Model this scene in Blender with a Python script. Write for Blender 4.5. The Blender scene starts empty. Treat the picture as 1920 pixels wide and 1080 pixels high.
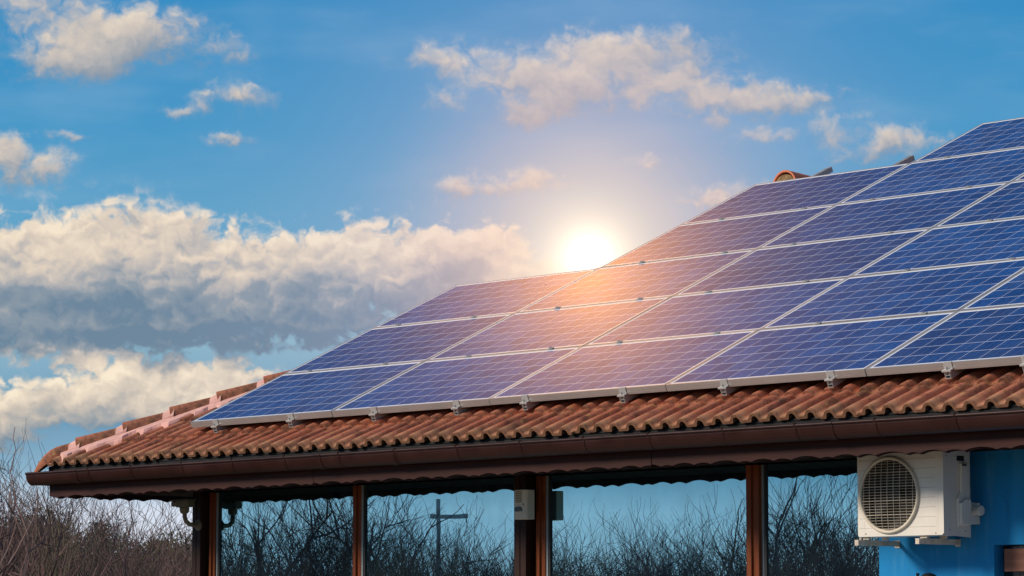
import bpy, math, random
from mathutils import Vector, Matrix
R = math.radians
PI = math.pi
C = bpy.context.scene
COL = C.collection
random.seed(7)

# ------------------------------------------------------------------ camera
CAMZ = 1.6
YAW, PITCH = 0.811964, 0.110150
cam = bpy.data.cameras.new("camera")
cam.sensor_width = 36
cam.lens = 5732.574 / 1920 * 36
cam.clip_start = 0.1
cam.clip_end = 3000
co = bpy.data.objects.new("camera", cam)
COL.objects.link(co)
co.location = (0, 0, CAMZ)
co.rotation_euler = (PI / 2 + PITCH, 0, YAW)
C.camera = co

# ------------------------------------------------------------------ view and sun
C.view_settings.view_transform = 'Standard'
C.view_settings.look = 'None'
C.view_settings.exposure = 0.0
C.view_settings.gamma = 1.0
C.cycles.max_bounces = 6
C.cycles.diffuse_bounces = 3
C.cycles.glossy_bounces = 4
C.cycles.sample_clamp_indirect = 4

SUN_DIR = Vector((-0.52, -0.78, 0.50)).normalized()      # towards the sun
sun = bpy.data.lights.new("sun", 'SUN')
sun.energy = 3.4
sun.angle = R(14)
sun.color = (1.0, 0.88, 0.74)
so = bpy.data.objects.new("sun", sun)
COL.objects.link(so)
so.rotation_euler = SUN_DIR.to_track_quat('Z', 'Y').to_euler()
so.location = (-8, -10, 20)


# ------------------------------------------------------------------ node helper
class NT:
    def __init__(s, tree):
        s.t = tree
        tree.nodes.clear()

    def new(s, typ, **kw):
        n = s.t.nodes.new(typ)
        for k, v in kw.items():
            setattr(n, k, v)
        return n

    def put(s, sock, v):
        if isinstance(v, bpy.types.NodeSocket):
            s.t.links.new(v, sock)
        elif v is not None:
            if isinstance(v, (tuple, list)) and len(v) == 3 and sock.type == 'RGBA':
                v = (*v, 1)
            sock.default_value = v

    def m(s, op, a, b=None, c=None, clamp=False):
        n = s.new('ShaderNodeMath', operation=op, use_clamp=clamp)
        for i, v in enumerate((a, b, c)):
            if v is not None:
                s.put(n.inputs[i], v)
        return n.outputs[0]

    def v(s, op, a, b=None, c=None):
        n = s.new('ShaderNodeVectorMath', operation=op)
        for i, x in enumerate((a, b, c)):
            if x is not None:
                s.put(n.inputs[i], x)
        return n.outputs['Value' if op in ('DOT_PRODUCT', 'LENGTH', 'DISTANCE') else 'Vector']

    def ramp(s, x, a, b, lo=0.0, hi=1.0, smooth=True):
        n = s.new('ShaderNodeMapRange', interpolation_type='SMOOTHSTEP' if smooth else 'LINEAR')
        s.put(n.inputs[0], x)
        for i, q in enumerate((a, b, lo, hi)):
            s.put(n.inputs[i + 1], q)
        return n.outputs[0]

    def mix(s, f, a, b, mode='MIX'):
        n = s.new('ShaderNodeMix', data_type='RGBA', blend_type=mode)
        s.put(n.inputs[0], f)
        s.put(n.inputs[6], a)
        s.put(n.inputs[7], b)
        return n.outputs[2]

    def noise(s, vec, scale, detail=4, rough=0.55, out=0, dim='3D', w=None):
        n = s.new('ShaderNodeTexNoise', noise_dimensions=dim)
        if vec is not None:
            s.put(n.inputs['Vector'], vec)
        n.inputs['Scale'].default_value = scale
        n.inputs['Detail'].default_value = detail
        n.inputs['Roughness'].default_value = rough
        return n.outputs[out]

    def comb(s, x, y, z=0.0):
        n = s.new('ShaderNodeCombineXYZ')
        for i, q in enumerate((x, y, z)):
            s.put(n.inputs[i], q)
        return n.outputs[0]

    def sep(s, vec):
        n = s.new('ShaderNodeSeparateXYZ')
        s.put(n.inputs[0], vec)
        return n.outputs

    def cramp(s, f, stops, interp='LINEAR'):
        n = s.new('ShaderNodeValToRGB')
        cr = n.color_ramp
        cr.interpolation = interp
        while len(cr.elements) < len(stops):
            cr.elements.new(0.5)
        for e, (p, c) in zip(cr.elements, stops):
            e.position = p
            e.color = (*c, 1)
        s.put(n.inputs[0], f)
        return n.outputs[0]


# ------------------------------------------------------------------ sky
# clouds are laid out on the sky dome by bearing and height in degrees:
# A = degrees clockwise of bearing -56.12, E = degrees above the horizon
def lin(r, g, b):
    f = lambda c: c / 255 / 12.92 if c / 255 <= 0.04045 else ((c / 255 + 0.055) / 1.055) ** 2.4
    return (f(r), f(g), f(b))


CLOUDS = [  # A, E, half width, half height, weight
    (2.45, 11.10, 0.95, 0.50, 1.0), (1.75, 10.75, 1.25, 0.50, 1.0), (1.20, 10.45, 1.0, 0.42, 0.8),
    (3.95, 10.72, 1.0, 0.28, 0.40), (0.45, 11.45, 1.5, 0.55, 0.55), (4.40, 9.85, 0.85, 0.34, 0.62),
    (3.50, 9.56, 0.50, 0.17, 0.50), (4.25, 8.94, 0.40, 0.17, 0.66), (0.10, 8.62, 0.60, 0.42, 0.95),
    (0.95, 8.50, 0.48, 0.30, 0.75), (1.25, 9.05, 0.35, 0.12, 0.35),
    (11.65, 10.70, 1.65, 0.42, 0.95), (10.00, 10.20, 1.10, 0.50, 0.90), (8.60, 10.60, 1.00, 0.34, 0.60),
    (9.90, 9.55, 0.85, 0.32, 0.72), (10.90, 10.05, 0.90, 0.45, 0.80), (12.60, 10.20, 1.25, 0.34, 0.75),
    (13.85, 9.80, 1.75, 0.36, 0.95), (15.55, 9.82, 0.40, 0.12, 0.45), (8.30, 9.85, 0.55, 0.22, 0.45),
    (15.80, 9.22, 0.70, 0.32, 0.62), (16.90, 8.95, 1.25, 0.30, 0.62), (16.25, 8.75, 0.70, 0.24, 0.5),
    (14.50, 9.14, 0.65, 0.16, 0.45), (8.75, 8.20, 0.75, 0.25, 0.8), (10.0, 8.28, 0.8, 0.25, 0.7),
    (12.35, 8.66, 0.5, 0.13, 0.45), (13.6, 8.0, 1.1, 0.32, 0.5),
    (0.9, 6.75, 2.6, 0.95, 1.0), (2.4, 7.15, 1.6, 0.72, 1.0), (0.6, 5.9, 2.8, 0.85, 1.0),
    (3.4, 6.05, 2.6, 0.85, 1.0), (5.2, 6.55, 1.5, 0.85, 1.0), (6.9, 6.75, 1.7, 0.78, 1.0),
    (8.4, 7.0, 1.45, 0.55, 1.0), (5.6, 5.65, 1.8, 0.45, 0.8), (1.8, 5.4, 2.8, 0.40, 0.9),
    (9.7, 6.5, 1.1, 0.50, 0.95), (10.5, 6.45, 0.8, 0.42, 0.8), (9.0, 6.85, 1.0, 0.45, 0.9), (7.6, 6.15, 1.6, 0.45, 0.8), (3.3, 7.30, 0.7, 0.42, 0.8),
    (1.5, 5.05, 0.95, 0.30, 0.6), (3.35, 4.62, 1.55, 0.42, 1.0), (2.0, 4.30, 1.6, 0.48, 0.95),
    (1.0, 3.95, 1.7, 0.42, 0.8), (0.05, 3.85, 0.65, 0.55, 0.95), (3.4, 4.1, 2.2, 0.42, 0.9),
    (4.9, 4.62, 0.35, 0.12, 0.7), (0.5, 4.85, 1.3, 0.25, 0.4),
]


def cloud_group():
    g = bpy.data.node_groups.new('cloud_density', 'ShaderNodeTree')
    g.interface.new_socket('P', in_out='INPUT', socket_type='NodeSocketVector')
    g.interface.new_socket('D', in_out='OUTPUT', socket_type='NodeSocketFloat')
    g.interface.new_socket('S', in_out='OUTPUT', socket_type='NodeSocketFloat')
    n = NT(g)
    gi = n.new('NodeGroupInput')
    go = n.new('NodeGroupOutput')
    p = gi.outputs[0]
    w1 = n.v('SUBTRACT', n.noise(p, 0.9, 2, 0.5, 1, '2D'), (0.5, 0.5, 0.5))
    w2 = n.v('SUBTRACT', n.noise(p, 3.4, 3, 0.6, 1, '2D'), (0.5, 0.5, 0.5))
    q = n.v('MULTIPLY_ADD', w1, (1.1, 0.55, 0), p)
    q = n.v('MULTIPLY_ADD', w2, (0.42, 0.30, 0), q)
    tot = sh = None
    for (a, e, ra, re, w) in CLOUDS:
        d = n.v('MULTIPLY', n.v('SUBTRACT', q, (a, e, 0)), (1 / ra, 1 / re, 0))
        l = n.v('DOT_PRODUCT', d, d)
        k = n.m('MULTIPLY', n.m('EXPONENT', n.m('MULTIPLY', l, -1.15)), w)
        tot = k if tot is None else n.m('MAXIMUM', n.m('MULTIPLY_ADD', k, 0.35, tot), n.m('MULTIPLY_ADD', tot, 0.35, k))
        # which side of the cloud faces the light
        ks = n.m('MULTIPLY', k, n.v('DOT_PRODUCT', d, (-0.25, 1.0, 0)))
        sh = ks if sh is None else n.m('ADD', sh, ks)
    # scattered clouds in the rest of the sky
    s = n.sep(p)
    away = n.ramp(n.m('ABSOLUTE', n.m('SUBTRACT', s[0], 9.6)), 11.5, 16)
    hi = n.ramp(s[1], 13, 17)
    oth = n.m('MAXIMUM', away, hi)
    gen = n.ramp(n.noise(n.v('MULTIPLY', p, (0.12, 0.26, 0.0)), 1.0, 3), 0.60, 0.75, 0, 0.8)
    gen = n.m('MULTIPLY', gen, n.ramp(s[1], 40, 20))
    tot = n.m('MULTIPLY_ADD', gen, oth, tot)
    n.put(go.inputs[0], tot)
    n.put(go.inputs[1], n.m('DIVIDE', sh, n.m('MAXIMUM', tot, 0.15)))
    return g


world = bpy.data.worlds.new("World")
C.world = world
world.use_nodes = True
w = NT(world.node_tree)
tc = w.new('ShaderNodeTexCoord')
D = w.v('NORMALIZE', tc.outputs['Generated'])
ds = w.sep(D)
az = w.m('MULTIPLY', w.m('ARCTAN2', ds[0], ds[1]), 180 / PI)
el = w.m('MULTIPLY', w.m('ARCSINE', ds[2]), 180 / PI)
P = w.comb(w.m('ADD', az, 56.12), el, 0.0)
nish = w.new('ShaderNodeTexSky', sky_type='NISHITA')
nish.sun_disc = False
nish.sun_elevation = math.asin(SUN_DIR.z)
nish.sun_rotation = math.atan2(SUN_DIR.x, SUN_DIR.y)
nish.altitude = 200
nish.air_density = 1.0
nish.dust_density = 0.6
nish.ozone_density = 2.0
SKYK = 0.10
nsky = w.mix(1.0, nish.outputs[0], (SKYK, SKYK, SKYK), 'MULTIPLY')
low = w.cramp(w.m('DIVIDE', el, 14.0), [
    (0.00, lin(226, 231, 243)), (0.150, lin(216, 225, 240)), (0.205, lin(140, 178, 202)), (0.265, lin(104, 152, 181)),
    (0.42, lin(150, 190, 208)), (0.52, lin(98, 164, 201)), (0.66, lin(68, 151, 199)), (0.83, lin(50, 140, 195)), (1.0, lin(30, 116, 183))])
base = w.mix(w.ramp(el, 12, 30), low, nsky)
# thin veil streaks
veil = w.noise(w.v('MULTIPLY', P, (0.25, 0.8, 0)), 1.0, 4, 0.5)
base = w.mix(w.m('MULTIPLY', w.ramp(veil, 0.42, 0.8), 0.30), base, lin(150, 185, 215))
grp = cloud_group()
g1 = w.new('ShaderNodeGroup', node_tree=grp)
w.put(g1.inputs[0], P)
b0, bs = g1.outputs[0], g1.outputs[1]
wq = w.v('SUBTRACT', w.noise(P, 1.6, 3, 0.55, 1, '2D'), (0.5, 0.5, 0.5))
Q = w.v('MULTIPLY_ADD', wq, (0.9, 0.6, 0), P)


def puffs(off, det):
    q = w.v('MULTIPLY', w.v('ADD', Q, off), (0.95, 1.35, 1))
    a_ = w.noise(q, 1.35, det, 0.58, dim='2D')
    vr = w.new('ShaderNodeTexVoronoi', feature='SMOOTH_F1', voronoi_dimensions='2D')
    vr.inputs['Scale'].default_value = 2.3
    vr.inputs['Detail'].default_value = 1.0
    vr.inputs['Roughness'].default_value = 0.55
    vr.inputs['Smoothness'].default_value = 0.6
    w.put(vr.inputs['Vector'], q)
    # rounded heads: high in the middle of each cell
    return w.m('ADD', w.m('MULTIPLY', w.m('SUBTRACT', a_, 0.5), 1.5), w.m('MULTIPLY', w.m('SUBTRACT', 0.45, vr.outputs['Distance']), 0.55))


f0, fa, fb = puffs((0, 0, 0), 8), puffs((0, 0, 0), 3.5), puffs((-0.07, 0.17, 0), 3.5)
d1 = w.m('ADD', b0, w.m('MULTIPLY', f0, w.m('MULTIPLY', w.ramp(b0, 0.03, 0.35, 0.2, w.ramp(el, 7.4, 8.2, 0.80, 0.60)), w.ramp(b0, 0.8, 1.5, 1, 0.35))))
alpha = w.ramp(d1, w.ramp(el, 7.4, 8.2, 0.16, 0.04), w.ramp(el, 7.4, 8.2, 0.58, 0.80))
lit = w.m('MULTIPLY_ADD', bs, w.ramp(el, 7.4, 8.2, 0.26, 0.50), 0.50)
lit = w.m('MULTIPLY_ADD', w.m('SUBTRACT', fa, fb), w.ramp(el, 7.4, 8.4, 0.36, 0.26), lit)
pe = w.m('ADD', el, w.m('MULTIPLY', w.m('SUBTRACT', w.noise(P, 0.8, 4, 0.55, 0, '2D'), 0.5), 2.2))
gv = lambda x: (x + 0.5,) * 3
bias = w.cramp(w.m('DIVIDE', pe, 10.0), [(0.33, gv(-0.12)), (0.40, gv(0.02)), (0.455, gv(0.24)), (0.49, gv(0.10)), (0.52, gv(-0.32)),
                                        (0.59, gv(-0.30)), (0.64, gv(-0.04)), (0.69, gv(0.12)), (0.76, gv(0.10)), (0.85, gv(0.04))])
lit = w.m('ADD', lit, w.m('SUBTRACT', bias, 0.5))
fine = w.m('SUBTRACT', w.noise(w.v('MULTIPLY', P, (0.6, 1.0, 0)), 1.1, 5, 0.5, 0, '2D'), 0.5)
lit = w.m('MULTIPLY_ADD', fine, 0.55, lit)
lit = w.m('SUBTRACT', lit, w.ramp(d1, 0.9, 2.2, 0, 0.14), clamp=True)
ccol = w.cramp(lit, [(0.0, lin(108, 134, 156)), (0.30, lin(142, 155, 167)), (0.52, lin(186, 182, 180)),
                     (0.75, lin(222, 207, 190)), (1.0, lin(247, 230, 206))])
ccol = w.mix(w.ramp(el, 7.4, 8.4, 0, 0.35), ccol, lin(184, 182, 184))
# low clouds by the horizon are creamier
ccol = w.mix(w.m('MULTIPLY', w.ramp(el, 5.4, 4.4), 0.55), ccol, w.cramp(lit, [(0.0, lin(140, 155, 165)), (0.5, lin(215, 200, 180)), (0.9, lin(255, 240, 214))]))
sky = w.mix(w.m('MULTIPLY', alpha, w.ramp(el, 1.9, 2.8)), base, ccol)


def angdist(azd, eld):
    a, e = R(azd), R(eld)
    v = (math.sin(a) * math.cos(e), math.cos(a) * math.cos(e), math.sin(e))
    return w.m('MULTIPLY', w.m('ARCCOSINE', w.m('MINIMUM', w.v('DOT_PRODUCT', D, v), 1.0)), 180 / PI)


# the sun's disc low over the roof with its halo, painted into the sky
r1 = angdist(-45.06, 6.85)
halo = w.m('EXPONENT', w.m('MULTIPLY', w.m('POWER', w.m('DIVIDE', r1, 3.0), 1.3), -1))
hcol = w.cramp(w.m('DIVIDE', r1, 5.0), [(0.0, (1.0, 0.90, 0.72)), (0.16, (1.0, 0.81, 0.64)), (0.34, (1.0, 0.72, 0.60)), (0.55, (0.90, 0.64, 0.62)), (0.9, (0.60, 0.54, 0.70))])
sky = w.mix(w.m('MULTIPLY', halo, 0.93), sky, hcol)
core = w.m('EXPONENT', w.m('MULTIPLY', w.m('POWER', w.m('DIVIDE', r1, 0.22), 0.85), -1))
sky = w.mix(1.0, sky, w.mix(1.0, (3.4, 2.6, 2.0), core, 'MULTIPLY'), 'ADD')
# added warm patch in the unseen sky, so the panels mirror a sun glow
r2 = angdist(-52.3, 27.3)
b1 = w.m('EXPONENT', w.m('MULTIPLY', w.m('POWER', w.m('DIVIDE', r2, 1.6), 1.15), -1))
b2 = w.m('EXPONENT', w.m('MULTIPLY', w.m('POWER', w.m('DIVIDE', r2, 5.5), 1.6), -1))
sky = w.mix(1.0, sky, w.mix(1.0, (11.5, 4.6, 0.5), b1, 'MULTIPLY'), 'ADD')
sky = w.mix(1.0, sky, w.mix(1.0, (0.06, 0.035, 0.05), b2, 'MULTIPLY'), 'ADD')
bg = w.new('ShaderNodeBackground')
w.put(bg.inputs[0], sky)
bg.inputs[1].default_value = 1.0
wo = w.new('ShaderNodeOutputWorld')
w.put(wo.inputs[0], bg.outputs[0])
world.cycles.sampling_method = 'MANUAL'
world.cycles.sample_map_resolution = 512


# ------------------------------------------------------------------ materials
def mat(name, fn):
    m = bpy.data.materials.new(name)
    m.use_nodes = True
    n = NT(m.node_tree)
    out = n.new('ShaderNodeOutputMaterial')
    b = n.new('ShaderNodeBsdfPrincipled')
    n.put(out.inputs[0], b.outputs[0])
    fn(n, b, out)
    return m


def setp(n, b, **kw):
    for k, v in kw.items():
        n.put(b.inputs[k.replace('_', ' ')], v)


def bump(n, b, h, strength=0.3, dist=0.01):
    bn = n.new('ShaderNodeBump')
    bn.inputs['Strength'].default_value = strength
    bn.inputs['Distance'].default_value = dist
    n.put(bn.inputs['Height'], h)
    n.put(b.inputs['Normal'], bn.outputs[0])


def simple(name, col, rough=0.6, metal=0.0, var=0.25, scale=6.0, bmp=0.15, dirt=None, spec=0.5):
    def fn(n, b, out):
        b.inputs['Specular IOR Level'].default_value = spec
        t = n.new('ShaderNodeTexCoord').outputs['Object']
        f = n.noise(t, scale, 5, 0.6)
        dark = tuple(c * (1 - var) for c in col)
        lite = tuple(min(1, c * (1 + var)) for c in col)
        cc = n.mix(n.ramp(f, 0.3, 0.7), dark, lite)
        if dirt:
            f2 = n.noise(t, scale * 3.1, 6, 0.7)
            cc = n.mix(n.ramp(f2, 0.55, 0.72, 0, 0.7), cc, dirt)
        setp(n, b, Base_Color=cc, Roughness=n.ramp(f, 0.2, 0.8, max(0.05, rough - 0.1), min(1, rough + 0.1)), Metallic=metal)
        if bmp:
            bump(n, b, n.noise(t, scale * 8, 4), bmp, 0.004)
    return mat(name, fn)


def wood(name, c1, c2, rough=0.45, axis=2):
    def fn(n, b, out):
        t = n.new('ShaderNodeTexCoord').outputs['Object']
        sc = [38, 38, 38]
        sc[axis] = 2.2
        v = n.v('MULTIPLY', t, tuple(sc))
        f = n.noise(v, 1.0, 5, 0.6)
        f2 = n.noise(t, 2.5, 3)
        cc = n.mix(n.ramp(f, 0.3, 0.7), c1, c2)
        cc = n.mix(n.ramp(f2, 0.3, 0.8, 0, 0.45), cc, tuple(c * 0.5 for c in c1))
        setp(n, b, Base_Color=cc, Roughness=rough)
        b.inputs['Specular IOR Level'].default_value = 0.2
        bump(n, b, f, 0.25, 0.003)
    return mat(name, fn)


TILE_W, COURSE = 0.30, 0.37


def tile_fn(n, b, out, uvmode=True):
    uv = n.new('ShaderNodeTexCoord').outputs['UV'] if uvmode else n.new('ShaderNodeTexCoord').outputs['Object']
    ob = n.new('ShaderNodeTexCoord').outputs['Object']
    s = n.sep(uv)
    if uvmode:
        ix = n.m('FLOOR', n.m('DIVIDE', s[0], TILE_W))
        iy = n.m('FLOOR', n.m('DIVIDE', s[1], COURSE))
        fy = n.m('FRACT', n.m('DIVIDE', s[1], COURSE))
        wn = n.new('ShaderNodeTexWhiteNoise', noise_dimensions='2D')
        n.put(wn.inputs['Vector'], n.comb(ix, iy))
        rnd = wn.outputs[0]
    else:
        rnd = n.new('ShaderNodeObjectInfo').outputs['Random']
        fy = None
    base = n.cramp(rnd, [(0.0, (0.414, 0.105, 0.048)), (0.4, (0.495, 0.143, 0.070)), (0.75, (0.540, 0.176, 0.094)), (1.0, (0.378, 0.105, 0.056))])
    f = n.noise(ob, 9, 6, 0.65)
    base = n.mix(n.ramp(f, 0.35, 0.7, 0, 0.55), base, (0.50, 0.215, 0.130))
    grime = n.noise(ob, 5.3, 7, 0.7)
    base = n.mix(n.ramp(grime, 0.46, 0.68, 0, 0.8), base, (0.095, 0.048, 0.030))
    lich = n.noise(ob, 30, 5, 0.72)
    patch = n.noise(n.v('ADD', ob, (7.3, 2.1, 0)), 2.3, 3)
    lm = n.m('MULTIPLY', n.ramp(lich, 0.56, 0.64), n.ramp(patch, 0.40, 0.62))
    base = n.mix(n.m('MULTIPLY', lm, 0.85), base, (0.52, 0.36, 0.10))
    dots = n.noise(ob, 60, 4, 0.65)
    base = n.mix(n.ramp(dots, 0.56, 0.66, 0, 0.7), base, (0.05, 0.035, 0.03))
    wd = n.noise(n.v('ADD', ob, (1.3, 9.1, 4)), 70, 3, 0.6)
    base = n.mix(n.ramp(wd, 0.66, 0.72, 0, 0.5), base, (0.55, 0.45, 0.36))
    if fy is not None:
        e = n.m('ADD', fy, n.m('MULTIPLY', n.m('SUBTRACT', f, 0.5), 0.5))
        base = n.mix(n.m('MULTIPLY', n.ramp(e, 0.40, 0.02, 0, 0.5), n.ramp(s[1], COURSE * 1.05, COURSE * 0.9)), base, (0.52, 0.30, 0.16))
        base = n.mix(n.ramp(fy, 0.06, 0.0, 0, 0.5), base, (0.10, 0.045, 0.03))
    setp(n, b, Base_Color=base, Roughness=0.88)
    b.inputs['Specular IOR Level'].default_value = 0.25
    bump(n, b, n.noise(ob, 60, 5, 0.7), 0.55, 0.006)


M = {}
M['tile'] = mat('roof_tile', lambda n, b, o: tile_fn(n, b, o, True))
M['cap'] = mat('hip_tile', lambda n, b, o: tile_fn(n, b, o, False))
M['mortar'] = simple('pink_mortar', (0.78, 0.43, 0.36), 0.95, 0, 0.15, 9, 0.4, (0.50, 0.25, 0.19))
M['gutter'] = simple('brown_gutter', (0.034, 0.011, 0.009), 0.38, 0, 0.2, 3, 0.05, (0.020, 0.008, 0.007), spec=0.22)
M['fascia'] = wood('fascia_wood', (0.052, 0.012, 0.008), (0.028, 0.007, 0.005), 0.6, 0)
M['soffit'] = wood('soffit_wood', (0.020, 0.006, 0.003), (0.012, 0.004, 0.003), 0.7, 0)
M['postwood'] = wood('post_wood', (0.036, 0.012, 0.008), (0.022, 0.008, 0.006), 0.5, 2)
M['framewood'] = wood('window_wood', (0.25, 0.062, 0.018), (0.15, 0.036, 0.011), 0.4, 2)
M['black'] = simple('black_felt', (0.012, 0.011, 0.011), 0.9)
M['alu'] = simple('aluminium', (0.48, 0.47, 0.45), 0.42, 0.2, 0.06, 4, 0.05)
M['framealu'] = simple('frame_aluminium', (0.31, 0.305, 0.29), 0.5, 0.0, 0.05, 4, 0.03)
for n_ in M['framealu'].node_tree.nodes:
    if n_.type == 'BSDF_PRINCIPLED':
        n_.inputs['Coat Weight'].default_value = 1.0
        n_.inputs['Coat Roughness'].default_value = 0.25
        n_.inputs['Coat IOR'].default_value = 3.2
M['backsheet'] = simple('shaded_backsheet', (0.07, 0.07, 0.075), 0.6, 0, 0.03, 4, 0)  # darkened from white: deeper shade under the panels is put into the colour
M['rail'] = simple('rail_aluminium', (0.42, 0.41, 0.39), 0.5, 0.2, 0.12, 14, 0.1)
M['seal'] = simple('window_seal', (0.22, 0.25, 0.26), 0.4, 0, 0.1)


def wall_fn(n, b, out):
    t = n.new('ShaderNodeTexCoord').outputs['Object']
    f = n.noise(t, 1.1, 5, 0.6)
    g = n.noise(n.v('MULTIPLY', t, (9, 9, 1.1)), 1.0, 5, 0.6)
    h = n.noise(t, 45, 5, 0.7)
    c = n.mix(n.ramp(f, 0.3, 0.7), (0.003, 0.215, 0.53), (0.008, 0.285, 0.64))
    c = n.mix(n.ramp(g, 0.5, 0.75, 0, 0.45), c, (0.10, 0.36, 0.62))
    c = n.mix(n.ramp(g, 0.48, 0.25, 0, 0.5), c, (0.004, 0.11, 0.27))
    c = n.mix(n.ramp(h, 0.6, 0.75, 0, 0.25), c, (0.10, 0.30, 0.50))
    setp(n, b, Base_Color=c, Roughness=0.9)
    bump(n, b, h, 0.5, 0.004)


M['wall'] = mat('blue_plaster', wall_fn)
M['acwhite'] = simple('cream_casing', (0.80, 0.74, 0.65), 0.45, 0, 0.04, 3, 0.03)
M['acring'] = simple('cream_plastic', (0.66, 0.58, 0.46), 0.5, 0, 0.12, 8, 0.03)
M['acdark'] = simple('dark_plastic', (0.018, 0.016, 0.014), 0.6)
M['rust'] = simple('rusty_steel', (0.68, 0.58, 0.46), 0.7, 0, 0.15, 22, 0.3, (0.30, 0.12, 0.05))
M['sensor'] = simple('sensor_plastic', (0.62, 0.55, 0.45), 0.5, 0, 0.08)
M['lens'] = simple('dark_lens', (0.008, 0.018, 0.025), 0.15)
M['iron'] = simple('black_iron', (0.012, 0.012, 0.013), 0.45)
M['shutter'] = wood('shutter_wood', (0.30, 0.135, 0.095), (0.19, 0.08, 0.055), 0.6, 0)
M['camera'] = simple('dusty_plastic', (0.15, 0.12, 0.07), 0.5)
M['bark'] = simple('reddish_bark', (0.19, 0.115, 0.10), 0.85, 0, 0.35, 5, 0.3)
M['bark2'] = simple('grey_bark', (0.21, 0.17, 0.14), 0.85, 0, 0.35, 5, 0.3, (0.10, 0.11, 0.04))
M['twig'] = simple('twig_bark', (0.150, 0.086, 0.074), 0.8, 0, 0.35, 1.5, 0)
M['twig2'] = simple('olive_twigs', (0.150, 0.112, 0.068), 0.8, 0, 0.35, 1.5, 0)
M['needle'] = simple('evergreen_leaf', (0.085, 0.095, 0.040), 0.75, 0, 0.5, 1.2, 0)
M['polewood'] = simple('pole_wood', (0.62, 0.56, 0.50), 0.9, 0, 0.2, 5, 0.2)


def glass_panel(n, b, out):
    t = n.new('ShaderNodeTexCoord').outputs['Object']
    s = n.sep(t)
    oi = n.new('ShaderNodeObjectInfo').outputs['Random']
    L0, W0 = 1.660, 1.001
    mg, mh = 0.030, 0.033
    px, py = (L0 - 2 * mg) / 10, (W0 - 2 * mh) / 6

    def grid(c, m, p):
        u = n.m('DIVIDE', n.m('SUBTRACT', c, m), p)
        fr = n.m('FRACT', u)
        return u, n.m('MULTIPLY', n.m('MINIMUM', fr, n.m('SUBTRACT', 1.0, fr)), p)
    ux, dx = grid(s[0], mg, px)
    uy, dy = grid(s[1], mh, py)
    lx = n.m('LESS_THAN', dx, 0.0020)
    ly = n.m('LESS_THAN', dy, 0.0029)
    ed = n.m('LESS_THAN', s[0], mg)
    for q in (n.m('GREATER_THAN', s[0], L0 - mg), n.m('LESS_THAN', s[1], mh), n.m('GREATER_THAN', s[1], W0 - mh)):
        ed = n.m('MAXIMUM', ed, q)
    line = n.m('MAXIMUM', lx, ly)
    # crystals and per-cell tone
    wn = n.new('ShaderNodeTexWhiteNoise', noise_dimensions='3D')
    n.put(wn.inputs['Vector'], n.comb(n.m('FLOOR', ux), n.m('FLOOR', uy), n.m('MULTIPLY', oi, 91)))
    vo = n.new('ShaderNodeTexVoronoi')
    vo.inputs['Scale'].default_value = 55
    n.put(vo.inputs['Vector'], t)
    vs = n.sep(vo.outputs['Color'])
    tone = n.m('ADD', n.m('MULTIPLY', wn.outputs[0], 0.35), n.m('MULTIPLY', vs[0], 0.45))
    tone = n.m('ADD', tone, n.m('MULTIPLY', oi, 0.35))
    cell = n.cramp(tone, [(0.0, (0.001, 0.027, 0.125)), (0.6, (0.002, 0.050, 0.205)), (1.0, (0.005, 0.085, 0.31))])
    # fine silver fingers running along the cells
    bb = n.m('FRACT', n.m('MULTIPLY', n.m('FRACT', ux), 3.0))
    bus = n.m('LESS_THAN', n.m('ABSOLUTE', n.m('SUBTRACT', bb, 0.5)), 0.010)
    cell = n.mix(n.m('MULTIPLY', bus, 0.35), cell, (0.45, 0.48, 0.55))
    col = n.mix(n.m('MULTIPLY', line, 0.85), cell, (0.62, 0.66, 0.78))
    col = n.mix(ed, col, (0.80, 0.82, 0.86))
    dust = n.noise(n.v('ADD', t, n.comb(n.m('MULTIPLY', oi, 40), 0.0)), 2.2, 4)
    strk = n.noise(n.v('MULTIPLY', n.v('ADD', t, n.comb(n.m('MULTIPLY', oi, 40), 0.0)), (14, 1.2, 1)), 1.0, 4)
    dust = n.m('ADD', n.ramp(dust, 0.35, 0.75, 0.0, 0.035), n.ramp(strk, 0.5, 0.75, 0.0, 0.05))
    col = n.mix(dust, col, (0.50, 0.47, 0.44))
    spot = n.noise(n.v('ADD', t, n.comb(n.m('MULTIPLY', oi, 77), 0.0)), 38, 2)
    col = n.mix(n.ramp(spot, 0.78, 0.80, 0, 0.6), col, (0.6, 0.58, 0.54))
    setp(n, b, Base_Color=col, Roughness=0.6)
    b.inputs['Specular IOR Level'].default_value = 0.0
    b.inputs['Coat Weight'].default_value = 0.36
    b.inputs['Coat IOR'].default_value = 1.42
    b.inputs['Coat Roughness'].default_value = 0.06


M['pv'] = mat('solar_glass', glass_panel)


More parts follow.
